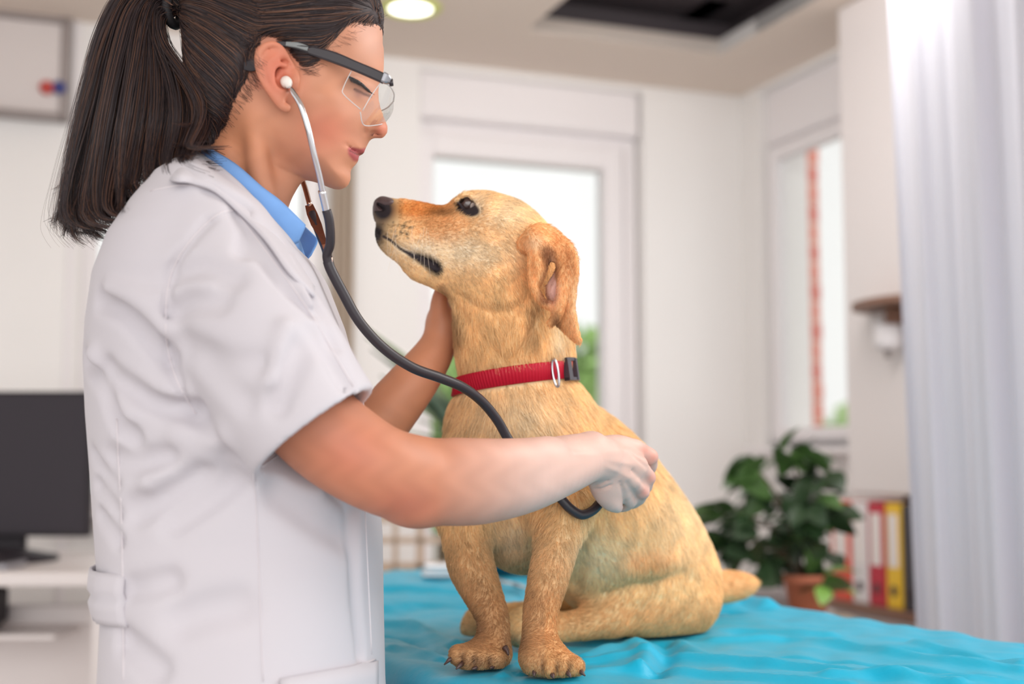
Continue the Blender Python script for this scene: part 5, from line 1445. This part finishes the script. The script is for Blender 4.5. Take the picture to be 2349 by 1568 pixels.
    # folds
    folds = [  # pixels, radius m, amount (+ sinks, - raises)
        ([(232, 688), (285, 712), (340, 770), (388, 822)], .013, .012), ([(262, 668), (325, 690), (380, 745)], .016, -.006),
        ([(196, 823), (233, 876), (270, 951), (306, 1005)], .012, .012), ([(215, 815), (260, 880), (300, 950)], .014, -.005),
        ([(250, 847), (316, 893), (374, 926), (455, 942)], .014, .010), ([(290, 850), (370, 890), (430, 905)], .016, -.005),
        ([(255, 1050), (310, 1058), (385, 1050)], .016, .007), ([(310, 1172), (380, 1135), (455, 1085)], .019, .010), ([(400, 1196), (470, 1150), (530, 1105)], .017, .007),
        ([(350, 1110), (420, 1070), (480, 1035)], .017, -.006), ([(420, 1000), (470, 1010), (520, 1000)], .02, -.005),
        ([(222, 1110), (245, 1145), (268, 1180)], .010, .006), ([(230, 1180), (255, 1215), (275, 1240)], .010, .006), ([(215, 1040), (240, 1085), (262, 1110)], .010, .005),
        ([(300, 1350), (340, 1342), (390, 1332)], .016, .006), ([(290, 1470), (320, 1500), (360, 1535)], .017, .007), ([(420, 1420), (480, 1400), (540, 1390)], .025, .005),
        ([(650, 1130), (740, 1190), (790, 1220)], .025, .006), ([(770, 1120), (810, 1160)], .014, .005), ([(800, 1180), (815, 1350), (825, 1500)], .012, .004),
        ([(396, 712), (440, 690), (500, 690)], .018, .007), ([(400, 640), (460, 620), (530, 640)], .018, .006), ([(390, 680), (430, 655), (480, 655)], .016, -.004),
        ([(656, 750), (635, 810), (622, 870)], .012, -.006), ([(690, 800), (660, 870), (640, 930)], .016, .006), ([(470, 830), (520, 880), (560, 915)], .020, .005), ([(430, 790), (520, 830), (600, 830)], .020, .005),
        ([(720, 760), (760, 830), (790, 880)], .012, .005), 
        ([(582, 560), (648, 655), (712, 720)], .010, .007), ([(640, 560), (690, 640), (735, 720), (765, 790)], .010, .007), ([(655, 590), (700, 680), (745, 760)], .010, -.005),
        ([(545, 490), (570, 530), (560, 580)], .012, .006), ([(480, 430), (520, 450), (560, 480)], .010, .005),
        ([(480, 505), (430, 560), (396, 620), (383, 700), (386, 800), (410, 880), (450, 945)], .006, .007),
        ([(392, 830), (430, 925), (490, 1000), (545, 1052)], .010, .004)]
    for pts, r, amt in folds:
        q = [march(v, *p_) for p_ in pts]
        q = [x for x in q if x is not None]
        if len(q) > 1: v.chain(q, [r * .9] * len(q), 0, '+', 4, amt * 2.4)
    # sleeve mouths hollowed
    inn = [(P(696, 945, 1.366), .056), (P(724, 991, 1.36), R(168, 1.36) - .0105), (P(760, 1050, 1.355), R(168, 1.36) - .0085)]
    v.chain([x[0] for x in inn], [x[1] for x in inn], 0.004, 's', 3)
    fin = [(P(660, 900, 1.75), .045), (P(715, 985, 1.755), .052), (P(745, 1030, 1.755), .053)]
    v.chain([x[0] for x in fin], [x[1] for x in fin], 0.004, 's', 3)
    # the coat is open at the bottom and at the neck
    v.put(lambda X_, Y_, Z_: torso(X_, Y_, Z_) + 0.010 + np.maximum(Z_ - 0.80, 0) * 0.6, (-.6, 1.2, .5), (-.05, 2.0, .9), 0.0, 's', pad=0)
    cV, cQ = v.mesh(2)
    coatm = mat('coat_cloth', srgb((199, 195, 201)), 0.75, spec=0.2, sheen=0.15, bump=(1400, .15, .0004))
    cpx = pixel(cV)
    coat = link('coat', np_mesh('coat', cV, cQ), coatm, root, label='white short-sleeved lab coat')
    cb = bvh_of(cV, cQ)
    # seams: thin raised lines of stitching
    seam_m = mat('seam', srgb((214, 208, 212)), 0.8)
    for pts in ([(268, 960), (272, 1050), (280, 1200), (283, 1400), (284, 1560)], [(582, 1085), (590, 1200), (598, 1400), (604, 1562)],
                [(540, 482), (500, 492), (440, 548), (396, 620), (381, 700), (384, 790), (405, 870), (450, 950)],
                [(545, 490), (620, 590), (700, 700), (760, 800), (820, 903)], [(602, 1070), (670, 1020), (740, 962), (800, 912), (822, 896)],
                [(636, 1562), (720, 1548), (800, 1530), (862, 1512)], [(836, 1150), (842, 1280), (852, 1500)], [(345, 438), (420, 425), (500, 440), (540, 480)]):
        q = [cast(cb, *p_, off=.0003) for p_ in spline(pts, 6)]
        q = [x for x in q if x is not None]
        if len(q) > 3: obj('seam', *tube_mesh(q, .0009, 6, flat=.7), seam_m, coat)
    # pocket: a stitched panel at the hip
    g = MB()
    U = [[(640 + 232 * i / 10, 1556 - 42 * i / 10 + 150 * j / 4) for i in range(11)] for j in range(5)]
    vv = []
    for rrow in U:
        for p_ in rrow:
            c = cast(cb, min(p_[0], 858), p_[1], .004, 1.4); vv.append(c)
    ff = [(j * 11 + i, j * 11 + i + 1, (j + 1) * 11 + i + 1, (j + 1) * 11 + i) for j in range(4) for i in range(10)]
    po = obj('pocket', vv, ff, coatm, coat); sol = po.modifiers.new('s', 'SOLIDIFY'); sol.thickness = .003; sol.offset = 0
    # half belt at the back, standing off the coat
    vv = []; nx, nz = 22, 8
    for j in range(nz + 1):
        f_ = j / nz
        for i in range(nx + 1):
            t_ = i / nx; ang = math.radians(215 - 90 * t_ + 20)
            zz = P(250, 1296 + 112 * f_, 1.5)[2]
            l = np.interp(zz, zr[o], xl[o]); r_ = np.interp(zz, zr[o], xr[o]); bb = np.interp(zz, zr[o], bw[o])
            cx, ax = (l + r_) / 2, (r_ - l) / 2
            ca, sa = math.cos(ang), math.sin(ang)
            kk = 1 / ((abs(ca) ** 2.35 + abs(sa) ** 2.35) ** (1 / 2.35))
            lift = .007 + .004 * math.sin(math.pi * f_) + .0012 * math.sin(t_ * 60) * math.sin(f_ * 3 + t_ * 9) - (.004 if abs(f_ - .5) < .07 else 0) - .009 * max(0, 1 - (1 - t_) * 7) - .009 * max(0, 1 - t_ * 7)
            vv.append((cx + (ax + lift) * ca * kk, CY + (bb + lift) * (-sa if False else sa) * kk, zz))
    vv = [(x, 2 * CY - y, z) if y > CY and False else (x, y, z) for x, y, z in vv]
    ff = [(j * (nx + 1) + i, j * (nx + 1) + i + 1, (j + 1) * (nx + 1) + i + 1, (j + 1) * (nx + 1) + i) for j in range(nz) for i in range(nx)]
    bo = obj('belt', vv, ff, coatm, coat); sol = bo.modifiers.new('s', 'SOLIDIFY'); sol.thickness = .003
    # ================= collars: sheets lying over coat and neck
    def sheet(name, rows_, m, parent, thick, nsub=6, **kw):
        cur = [spline(r_, nsub) for r_ in rows_]
        k_ = len(cur[0]); vv = []; ff = []
        lay = spline(np.array(cur).reshape(len(cur), -1), 3).reshape(-1, k_, 3)
        for r_ in lay: vv += list(r_)
        for j in range(len(lay) - 1):
            for i in range(k_ - 1): ff.append((j * k_ + i, j * k_ + i + 1, (j + 1) * k_ + i + 1, (j + 1) * k_ + i))
        o_ = obj(name, vv, ff, m, parent, **kw); s_ = o_.modifiers.new('s', 'SOLIDIFY'); s_.thickness = thick; s_.offset = 0
        return o_
    both = lambda near, far: np.concatenate([np.array(near), np.array(far)[::-1]]) if False else None
    def mirror(pts, Yc): return [np.array([p_[0], 2 * Yc - p_[1], p_[2]]) for p_ in pts]
    # white lapel collar: top edge at the neck, fold, lower edge on the shoulder
    Yn = 1.535
    top = P3((434, 348, Yn), (446, 347, 1.500), (484, 367, 1.474), (536, 408, 1.456), (584, 456, 1.453), (630, 508, 1.458), (676, 562, 1.478), (728, 648, 1.505))
    fold = P3((422, 350, Yn), (436, 351, 1.492), (476, 373, 1.464), (527, 418, 1.445), (575, 468, 1.441), (622, 520, 1.447), (668, 574, 1.468), (722, 660, 1.495))
    low = []
    for (x, y) in [(372, 418), (398, 424), (440, 428), (492, 446), (552, 500), (606, 560), (660, 632), (716, 690)]:
        c = cast(cb, x, y, .006, 1.45); low.append(c)
    low[0] = P(372, 412, Yn + .01)
    mid = [(f_ * .55 + l_ * .45) + np.array([0, -.006, .004]) for f_, l_ in zip(fold, low)]
    sheet('coat_collar', [top, fold, mid, low], coatm, coat, .003)
    sheet('coat_collar', [mirror(r_[:6], Yn) for r_ in (top, fold, mid, low)], coatm, coat, .003)
    blue = mat('blue_cotton', srgb((120, 164, 222)), 0.8, spec=.2, bump=(1600, .3, .0004), noise=(60, .06))
    btop = P3((468, 342, Yn), (474, 340, 1.50), (494, 348, 1.481), (545, 380, 1.466), (600, 428, 1.464), (640, 458, 1.470), (672, 488, 1.478), (700, 516, 1.488))
    bmid = P3((455, 342, Yn), (462, 342, 1.496), (486, 354, 1.474), (536, 394, 1.459), (592, 446, 1.458), (634, 484, 1.464), (668, 522, 1.474), (697, 527, 1.486))
    blow = P3((450, 360, Yn), (458, 362, 1.494), (480, 376, 1.474), (525, 420, 1.460), (580, 474, 1.460), (624, 520, 1.466), (660, 562, 1.478), (683, 556, 1.487))
    shirt = sheet('shirt_collar', [btop, bmid, blow], blue, root, .0022, label='light blue shirt collar')
    sheet('collar_half', [mirror(r_, Yn) for r_ in (btop, bmid, blow)], blue, shirt, .0022)
    # shirt front, seen in the open neck of the coat
    sf = P3((560, 440, 1.535), (640, 470, 1.535), (684, 540, 1.535), (716, 640, 1.535))
    vv = []
    for p_ in spline(sf, 5):
        for k_ in range(-4, 5): vv.append(p_ + np.array([-.010 * abs(k_) ** 1.3 * .3, k_ * .012, 0]))
    m_ = len(spline(sf, 5))
    ff = [(j * 9 + i, j * 9 + i + 1, (j + 1) * 9 + i + 1, (j + 1) * 9 + i) for j in range(m_ - 1) for i in range(8)]
    obj('shirt_front', vv, ff, blue, shirt)
    # trousers and shoes below the coat
    t = Vol((-0.56, 1.30, 0.05), (-0.14, 1.80, 0.90), 0.008)
    for y in (1.46, 1.64): t.chain([(-0.33, y, 0.86), (-0.33, y, 0.5), (-0.345, y, 0.09)], [.095, .075, .07], 0.02)
    t.plane((0, 0, .085), (0, 0, -1)); t.plane((0, 0, .85), (0, 0, 1))
    link('trousers', np_mesh('trousers', *t.mesh(2)), mat('trouser_cloth', srgb((70, 72, 84)), .8), root, label='dark trousers below the coat')
    for y in (1.46, 1.64):
        t = Vol((-0.44, y - .07, -0.01), (-0.12, y + .07, 0.12), 0.005)
        t.chain([(-0.37, y, .04), (-0.28, y, .04), (-0.19, y, .03)], [.04, .043, .03], 0.0); t.chain([(-0.345, y, .05), (-0.345, y, .10)], [.04, .042], .02); t.plane((0, 0, .001), (0, 0, -1))
        link('shoe', np_mesh('shoe', *t.mesh(2)), mat('shoe_leather', srgb((225, 222, 220)), .5), root)

    # ================= hair
    hairm = mat('hair', srgb((52, 40, 42)), 0.36, spec=0.45, attr='pigment')
    capm = mat('hair_cap', srgb((54, 42, 42)), 0.5, spec=.3)
    hl = [(873, 34), (858, 46), (838, 56), (812, 66), (790, 84), (772, 104), (752, 122), (742, 140), (728, 158), (708, 164), (690, 150), (672, 122), (650, 108), (625, 102), (600, 116), (586, 150), (575, 190),
          (556, 222), (528, 262), (500, 300), (478, 332), (458, 330), (440, 290), (428, 200), (426, 110), (416, 40), (405, 0), (420, -80), (520, -150), (620, -170), (730, -160), (830, -110), (895, -30)]
    cap = h.like()
    Xc = cap.ax[0][:, None].astype(float); Zc = cap.ax[2][None, :].astype(float)
    dd_, in_ = poly2d(Xc, Zc, P3(*[(a_, b_, HY - .04) for a_, b_ in spline(hl, 3, True)])[:, [0, 2]])
    sdh = np.where(in_, dd_, -dd_)
    tt = np.where(sdh > 0, .0075 * np.sqrt(np.clip(1 - (1 - np.clip(sdh / .016, 0, 1)) ** 2, 0, 1)), np.maximum(sdh, -.02) * 1.2)
    cap.F = (F0 - tt[:, None, :]).astype(np.float32)
    kV, kQ = cap.mesh(2)
    hair = link('hair', np_mesh('hair', kV, kQ), capm, root, label='dark brown hair combed back')
    kb = bvh_of(kV, kQ)
    tie = P(404, 24, HY)
    # strands combed over the cap towards the hair tie
    tri = kV[kQ]; ar = 0.5 * np.linalg.norm(np.cross(tri[:, 2] - tri[:, 0], tri[:, 3] - tri[:, 1]), axis=1)
    cen = tri.mean(1); pc = pixel(cen)
    fr = np.minimum(polydist(pc, [(873, 34), (812, 70), (752, 124), (708, 164), (672, 122), (625, 102), (586, 150), (556, 222), (500, 300), (470, 335)]) / 22, 3)
    wg = ar * (1 + 2.2 * np.exp(-fr)) * np.where(cen[:, 1] < HY + .02, 1.0, .35)
    ns = 11000
    fi = rs.choice(len(kQ), ns, p=wg / wg.sum()); p = tri[fi].mean(1) + rs.normal(0, .0012, (ns, 3))
    S = []; 
    for i in range(ns):
        q = Vector(p[i]); st = []
        lift = abs(rs.normal(.0012, .0010)); tw = rs.normal(0, .0022, 3)
        step = rs.uniform(.009, .014)
        for k_ in range(8):
            loc, nn, ix, dd = kb.find_nearest(q)
            st.append(loc + nn * (lift if k_ else -.0005) + Vector(tw) * (k_ / 7.0) * .7)
            d = Vector(tie) - loc
            d = d - nn * d.dot(nn)
            if d.length > 1e-6: d.normalize()
            # hair of the forehead and temple sweeps back in a curve
            sag = Vector((0, 0, -1)) * (0.30 if loc.x > P(640, 0, HY)[0] else -0.05)
            d = (d + sag - nn * sag.dot(nn)).normalized()
            q = loc + d * step
        S.append(st)
    S = np.array([[tuple(x) for x in st] for st in S])
    base = np.array(srgb((56, 46, 48)))
    def hcol(n_, hi=.22):
        c = np.tile(base, (n_, 1)) * rs.uniform(.6, 1.35, (n_, 1))
        m2 = rs.rand(n_) < hi
        c[m2] = np.array(srgb((112, 78, 62))) * rs.uniform(.6, 1.2, (m2.sum(), 1))
        return c
    hair_object('strands', S, 0.00034, hairm, hair, hcol(ns, .3), .5, kind='stuff')
    # short wisps along the hairline and nape
    W = []
    for _ in range(260):
        q = spline([(868, 40), (812, 72), (752, 126), (712, 166), (690, 152)], 8)[rs.randint(0, 32)] + rs.normal(0, 3, 2) if rs.rand() < .3 else spline([(592, 130), (580, 180), (556, 222), (500, 300), (474, 336)], 8)[rs.randint(0, 32)] + rs.normal(0, 4, 2)
        c = cast(head_bvh, q[0], q[1], .0006)
        if c is None: continue
        dv = np.array([-.9, 0, .15 if q[0] > 680 else .75]) + rs.normal(0, .3, 3); dv /= np.linalg.norm(dv)
        ln = rs.uniform(.008, .022)
        W.append([c - dv * ln * .6 + (0, .0, 0), c + (0, -.0012, 0), c + dv * ln * .6 + (0, -.0014, .001)])
    hair_object('wisps', np.array(W), 0.00012, hairm, hair, hcol(len(W), .5), .4, kind='stuff')
    obj('hair_tie', *tube_closed([tie + np.array([.004 * math.cos(x) - .003, .017 * math.cos(x), .017 * math.sin(x)]) for x in np.linspace(0, 2 * math.pi, 25)[:-1]], .006, 8), mat('hair_tie', (.03, .027, .03), .7), hair, label='black hair tie')
    # ponytail: guides across its width, from the camera-left edge to the neck
    G = [  # each guide: (px, py) from the tie to the end
        [(398, 14), (345, -34), (275, -12), (228, 80), (200, 190), (172, 300), (146, 420), (134, 510), (166, 556)],
        [(396, 12), (340, -24), (285, 10), (250, 100), (222, 210), (196, 330), (170, 450), (172, 530), (212, 562)],
        [(394, 12), (345, -12), (305, 30), (280, 120), (256, 230), (236, 340), (220, 450), (228, 515), (262, 540)],
        [(394, 14), (350, 0), (325, 50), (310, 140), (292, 250), (276, 340), (264, 430), (274, 485), (312, 500)],
        [(394, 18), (356, 10), (345, 70), (345, 160), (338, 250), (326, 330), (318, 390), (316, 430), (334, 462)],
        [(396, 22), (364, 24), (362, 84), (378, 170), (388, 250), (380, 320), (374, 370), (382, 410), (410, 432)],
        [(396, 26), (360, 38), (366, 96), (412, 168), (432, 240), (430, 300), (418, 350), (430, 385), (452, 408)],
        [(397, 28), (364, 46), (372, 104), (420, 168), (462, 228), (466, 272), (444, 318), (420, 352), (436, 380)]]
    G = np.array(G, float); ng = len(G)
    S = []; ncl = 120; per = 62; m_ = 20
    tt_ = np.linspace(0, 1, m_)
    spread = np.array([.006, .02, .032, .040, .045, .045, .043, .040, .038])
    for ci in range(ncl):
        u_ = (ci + rs.uniform(0, 1)) / ncl * (ng - 1.001); i0 = int(u_); t_ = u_ - i0
        g = G[i0] * (1 - t_) + G[i0 + 1] * t_
        g = g + np.linspace(0, 1, 9)[:, None] * rs.normal(0, 6, 2)[None, :]
        depth = np.clip(rs.normal(0, .55), -1, 1)
        yb = np.array([0, -.004, -.010, -.02, -.03, -.04, -.070, -.105, -.125]) * (0.28 + .72 * u_ / (ng - 1))
        cut = rs.uniform(.90, 1.0) if rs.rand() < .75 else rs.uniform(.70, .92)
        cv = spline(np.array([P(g[k_, 0], g[k_, 1], HY + depth * spread[k_] + yb[k_]) for k_ in range(9)]), 4)
        q_ = np.linspace(0, (len(cv) - 1) * cut, m_); f0 = np.floor(q_).astype(int); f1 = np.minimum(f0 + 1, len(cv) - 1); fr_ = (q_ - f0)[:, None]
        cv = cv[f0] * (1 - fr_) + cv[f1] * fr_
        ph = rs.uniform(0, 6.28); am = rs.uniform(.002, .006); fq = rs.uniform(5, 10)
        wv = tt_[:, None] ** 2.2 * am * np.stack([np.sin(tt_ * fq + ph), np.cos(tt_ * fq * .8 + ph), .2 * np.sin(tt_ * fq + ph)], 1)
        crl = np.maximum(tt_ - .84, 0)[:, None] ** 1.5 * np.array([rs.normal(.18, .26), rs.normal(0, .2), rs.uniform(-.05, .30)])[None, :]
        wid = np.interp(tt_, [0, .2, .6, .88, 1], [.0040, .0052, .0056, .0036, .0065])
        for _ in range(per):
            o_ = rs.normal(0, .6, 3) * np.array([1, 1, .3]); o2 = rs.normal(0, .35, 3)
            st = cv + wv + crl + wid[:, None] * (o_[None, :] + o2[None, :] * np.sin(tt_ * rs.uniform(2, 6) + rs.uniform(0, 6))[:, None])
            k_ = rs.uniform(.86, 1.0); st = np.stack([np.interp(tt_ * k_, tt_, st[:, a_]) for a_ in range(3)], 1)
            S.append(st)
    npt = len(S)
    pony = hair_object('ponytail', np.array(S), 0.00028, hairm, hair, hcol(npt, .18), .5, kind='stuff')
    # loose flyaway hairs
    S = []
    for _ in range(150):
        u_ = rs.uniform(0, 2.2) if rs.rand() < .75 else rs.uniform(0, ng - 1.01); i0 = int(u_); t_ = u_ - i0
        g = G[i0] * (1 - t_) + G[i0 + 1] * t_
        g = g + np.linspace(0, 1, 9)[:, None] ** 1.3 * np.array([rs.uniform(-50, 20), rs.uniform(-40, 15)])
        cv = spline(np.array([P(g[k_, 0], g[k_, 1], HY + rs.normal(0, .01) + rs.uniform(-.03, .03)) for k_ in range(9)]), 2)
        S.append(cv)
    hair_object('flyaways', np.array(S), 0.00015, hairm, hair, hcol(len(S), .5), .5, kind='stuff')
    return root, ys, head_bvh, cb
woman, wys, head_bvh, coat_bvh = build_woman()
# ------------------------------------------------------------------ safety glasses
def build_glasses():
    root = thing('safety_glasses', 'clear safety glasses with black temple worn by the woman', 'glasses')
    HY = 1.52; blackp = mat('black_frame', srgb((44, 39, 44)), .38, spec=.4)
    clear = pane_mat(); rimm = mat('glint_edge', srgb((240, 242, 244)), .08, spec=.9, trans=.3)  # lens edges coloured white to stand in for highlights on clear plastic
    for s in (-1, 1):
        Q = lambda px, py, d: np.array([P(px, py, HY - .07)[0] - .0150 * (1 + s * d / .07), HY + s * d, P(px, py, HY - .07)[2]])
        def bar(pts, hts, th, name='temple', m=blackp):
            p_ = spline(np.array(pts), 5); hh = spline(np.array([[h_, h_] for h_ in hts]), 5)[:, 0]; v = []; f = []
            for i in range(len(p_)):
                t_ = p_[min(i + 1, len(p_) - 1)] - p_[max(i - 1, 0)]; t_ /= np.linalg.norm(t_); up = np.cross(np.array([0, s * 1.0, 0]), t_); up *= np.sign(up[2]) or 1
                n_ = np.array([0, s * th, 0]); c = hh[i]
                for a, b in ((-.5, -.35), (-.35, -.5), (.35, -.5), (.5, -.35), (.5, .35), (.35, .5), (-.35, .5), (-.5, .35)): v.append(p_[i] + up * c * a + n_ * b * 2)
            for i in range(len(p_) - 1):
                for k in range(8): f.append((i * 8 + k, i * 8 + (k + 1) % 8, (i + 1) * 8 + (k + 1) % 8, (i + 1) * 8 + k))
            f += [tuple(range(8))[::-1], tuple((len(p_) - 1) * 8 + k for k in range(8))]
            o = obj(name, v, f, m, root, smooth=False); fix_normals(o); return o
        bar([Q(708, 122, .0805), Q(760, 136, .0790), (Q(812, 155, .0765)), Q(850, 169, .0735), Q(882, 181, .070)], [.0095, .0125, .0115, .0118, .0120], .0022)
        bar([Q(598, 150, .083), Q(612, 122, .083), Q(634, 110, .083), Q(668, 112, .083), Q(712, 123, .0805)], [.006, .006, .006, .0065, .009], .0018, 'temple')
        bar([Q(560, 156, .079), Q(580, 156, .081), Q(598, 150, .083)], [.010, .014, .007], .0018, 'temple_tip')
        tp = bar([Q(655, 110, .0845), Q(680, 113, .0845), Q(705, 120, .083)], [.005, .0065, .006], .0014, 'temple_slider', mat('frame_grey', srgb((118, 122, 122)), .3)); tp['label'] = 'grey sliding piece'
        hb = bar([Q(878, 178, .0715), Q(890, 182, .0690), Q(899, 186, .065)], [.013, .012, .007], .0034, 'hinge', mat('hinge_grey', srgb((150, 150, 156)), .2, metal=.6)); hb['label'] = 'silver grey hinge block'
        o = obj('screw', *tube_mesh([Q(897, 180, .067), Q(899, 195, .067)], .0024, 8), mat('screw_dark', srgb((60, 56, 60)), .3, metal=.6), root)
        # side lens: curved clear sheet
        A = [(806, 164), (787, 203), (788, 220), (826, 253)]; B = [(876, 186), (862, 205), (848, 226), (831, 256)]
        dep = lambda px: .0755 - .006 * ((px - 780) / 100.0) ** 2
        lo = [spline(np.array([Q(a, b, dep(a)) for a, b in A]), 4), spline(np.array([Q(a, b, dep(a)) for a, b in B]), 4)]
        v = []; f = []; nn = 6; m_ = len(lo[0])
        for j in range(nn + 1):
            t_ = j / nn
            for i in range(m_): v.append(lo[0][i] * (1 - t_) + lo[1][i] * t_ + np.array([0, s * .0015 * math.sin(math.pi * t_), 0]))
        f = [(j * m_ + i, j * m_ + i + 1, (j + 1) * m_ + i + 1, (j + 1) * m_ + i) for j in range(nn) for i in range(m_ - 1)]
        obj('side_lens', v, f, clear, root)
        rim = np.concatenate([lo[0], lo[1][::-1][1:]])
        obj('lens_edge', *tube_mesh(lo[0], .0005, 6), rimm, root); obj('lens_edge', *tube_mesh(lo[1], .0005, 6), rimm, root)
        # front lens half: from the corner to the bridge
        top = spline(np.array([Q(878, 187, .0695), Q(898, 189, .055), Q(914, 192, .030), Q(920, 194, .0)]), 5)
        low = spline(np.array([Q(827, 255, .0665), Q(838, 277, .052), Q(874, 264, .026), Q(900, 246, .0)]), 5)
        m_ = len(top); v = []
        for j in range(7):
            t_ = j / 6
            for i in range(m_): v.append(top[i] * (1 - t_) + low[i] * t_ + np.array([.004 * math.sin(math.pi * t_), 0, 0]))
        f = [(j * m_ + i, j * m_ + i + 1, (j + 1) * m_ + i + 1, (j + 1) * m_ + i) for j in range(6) for i in range(m_ - 1)]
        obj('front_lens', v, f, clear, root)
        obj('lens_edge', *tube_mesh(low, .0006, 6), rimm, root); obj('lens_edge', *tube_mesh(top, .0009, 6), rimm, root)
    return root
build_glasses()

# ------------------------------------------------------------------ stethoscope
def build_stethoscope():
    root = thing('stethoscope', 'black stethoscope in the woman\'s ears with chrome ear tubes, its tube looping to the dog', 'stethoscope')
    HY = 1.52
    chrome = mat('chrome', srgb((214, 214, 218)), .12, metal=1.0); rub = mat('rubber_black', srgb((50, 45, 50)), .38, spec=.45)
    def tip(c, d):
        v, f = lathe([(.0, -.0075), (.0040, -.0070), (.0064, -.0035), (.0068, .0005), (.0058, .004), (.0036, .0058), (.0032, .0085), (0, .0085)], 22, c, d); return obj('ear_tip', v, f, mat('ear_tip_white', srgb((232, 224, 216)), .35), root, label='white ear tip')
    near = P3((664, 200, 1.437), (672, 212, 1.431), (690, 242, 1.426), (706, 292, 1.427), (720, 352, 1.436), (733, 405, 1.450), (740, 440, 1.460))
    d = near[1] - near[0]; d /= np.linalg.norm(d)
    tip(P(657, 189, 1.4375), d)
    obj('ear_tube', *tube_mesh(spline(near, 8), R(7.2, 1.43), 14), chrome, root, label='chrome ear tube')
    obj('sleeve', *tube_mesh(spline(P3((738, 437, 1.459), (744, 462, 1.466), (749, 484, 1.472)), 4), R(9, 1.46), 14), chrome, root)
    far = P3((690, 402, 1.575), (700, 432, 1.570), (711, 472, 1.562))
    o = obj('ear_tube', *tube_mesh(spline(np.concatenate([P3((655, 205, 1.602), (662, 260, 1.604), (674, 340, 1.592)), far]), 6), R(6.2, 1.57), 12), mat('chrome_warm', srgb((190, 160, 146)), .2, metal=1.0), root, label='chrome ear tube on the far side')
    tip(P(650, 190, 1.598), (0.2, .3, -1))
    # flat spring between the tubes
    v = []; f = []
    for (x, y, Y, w_) in ((709, 470, 1.562, 9), (716, 490, 1.556, 12), (726, 515, 1.545, 12), (736, 536, 1.53, 8), (745, 560, 1.512, 6), (756, 592, 1.500, 7), (758, 606, 1.500, 5)):
        for k, dy in ((-1, -.0012), (1, -.0012), (1, .0012), (-1, .0012)): v.append(P(x + k * w_, y - k * 2, Y) + (0, dy, 0))
    f = [(i * 4 + k, i * 4 + (k + 1) % 4, i * 4 + 4 + (k + 1) % 4, i * 4 + 4 + k) for i in range(6) for k in range(4)] + [(3, 2, 1, 0), (24, 25, 26, 27)]
    o = obj('spring', v, f, mat('chrome_warm'), root, smooth=False, label='flat metal spring'); fix_normals(o)
    obj('yoke_tube', *tube_mesh(spline(P3((716, 488, 1.558), (727, 520, 1.548), (737, 545, 1.532), (748, 572, 1.514), (753, 596, 1.504)), 6), np.linspace(R(9, 1.55), R(11, 1.51), 25), 14), rub, root)
    obj('yoke_tube', *tube_mesh(spline(P3((749, 482, 1.472), (755, 505, 1.476), (758, 535, 1.482), (757, 562, 1.490), (750, 584, 1.498), (753, 604, 1.502)), 6), R(11, 1.48), 16), rub, root)
    path = P3((752, 598, 1.502), (760, 620, 1.504), (785, 668, 1.510), (825, 738, 1.520), (880, 798, 1.535), (945, 842, 1.552), (1010, 866, 1.575), (1062, 888, 1.600), (1105, 920, 1.630), (1140, 962, 1.650), (1168, 1010, 1.660),
              (1205, 1060, 1.665), (1250, 1104, 1.662), (1284, 1140, 1.660), (1308, 1166, 1.662), (1334, 1180, 1.668), (1360, 1170, 1.676), (1380, 1148, 1.684), (1404, 1120, 1.700))
    cp = cast(dog_bvh, 1424, 1108, .003); cn = cast(dog_bvh, 1424, 1108, .013) - cp; cn /= np.linalg.norm(cn)
    path = np.concatenate([path, [cp + cn * .019]])
    obj('tubing', *tube_mesh(spline(path, 10), R(12, 1.55), 18), rub, root, label='black rubber tubing')
    v, f = lathe([(0, 0), (.018, 0), (.022, .004), (.022, .008), (.012, .012), (.009, .020), (0, .020)], 30, cp, cn); obj('chest_piece', v, f, chrome, root, label='chrome chest piece')
build_stethoscope()
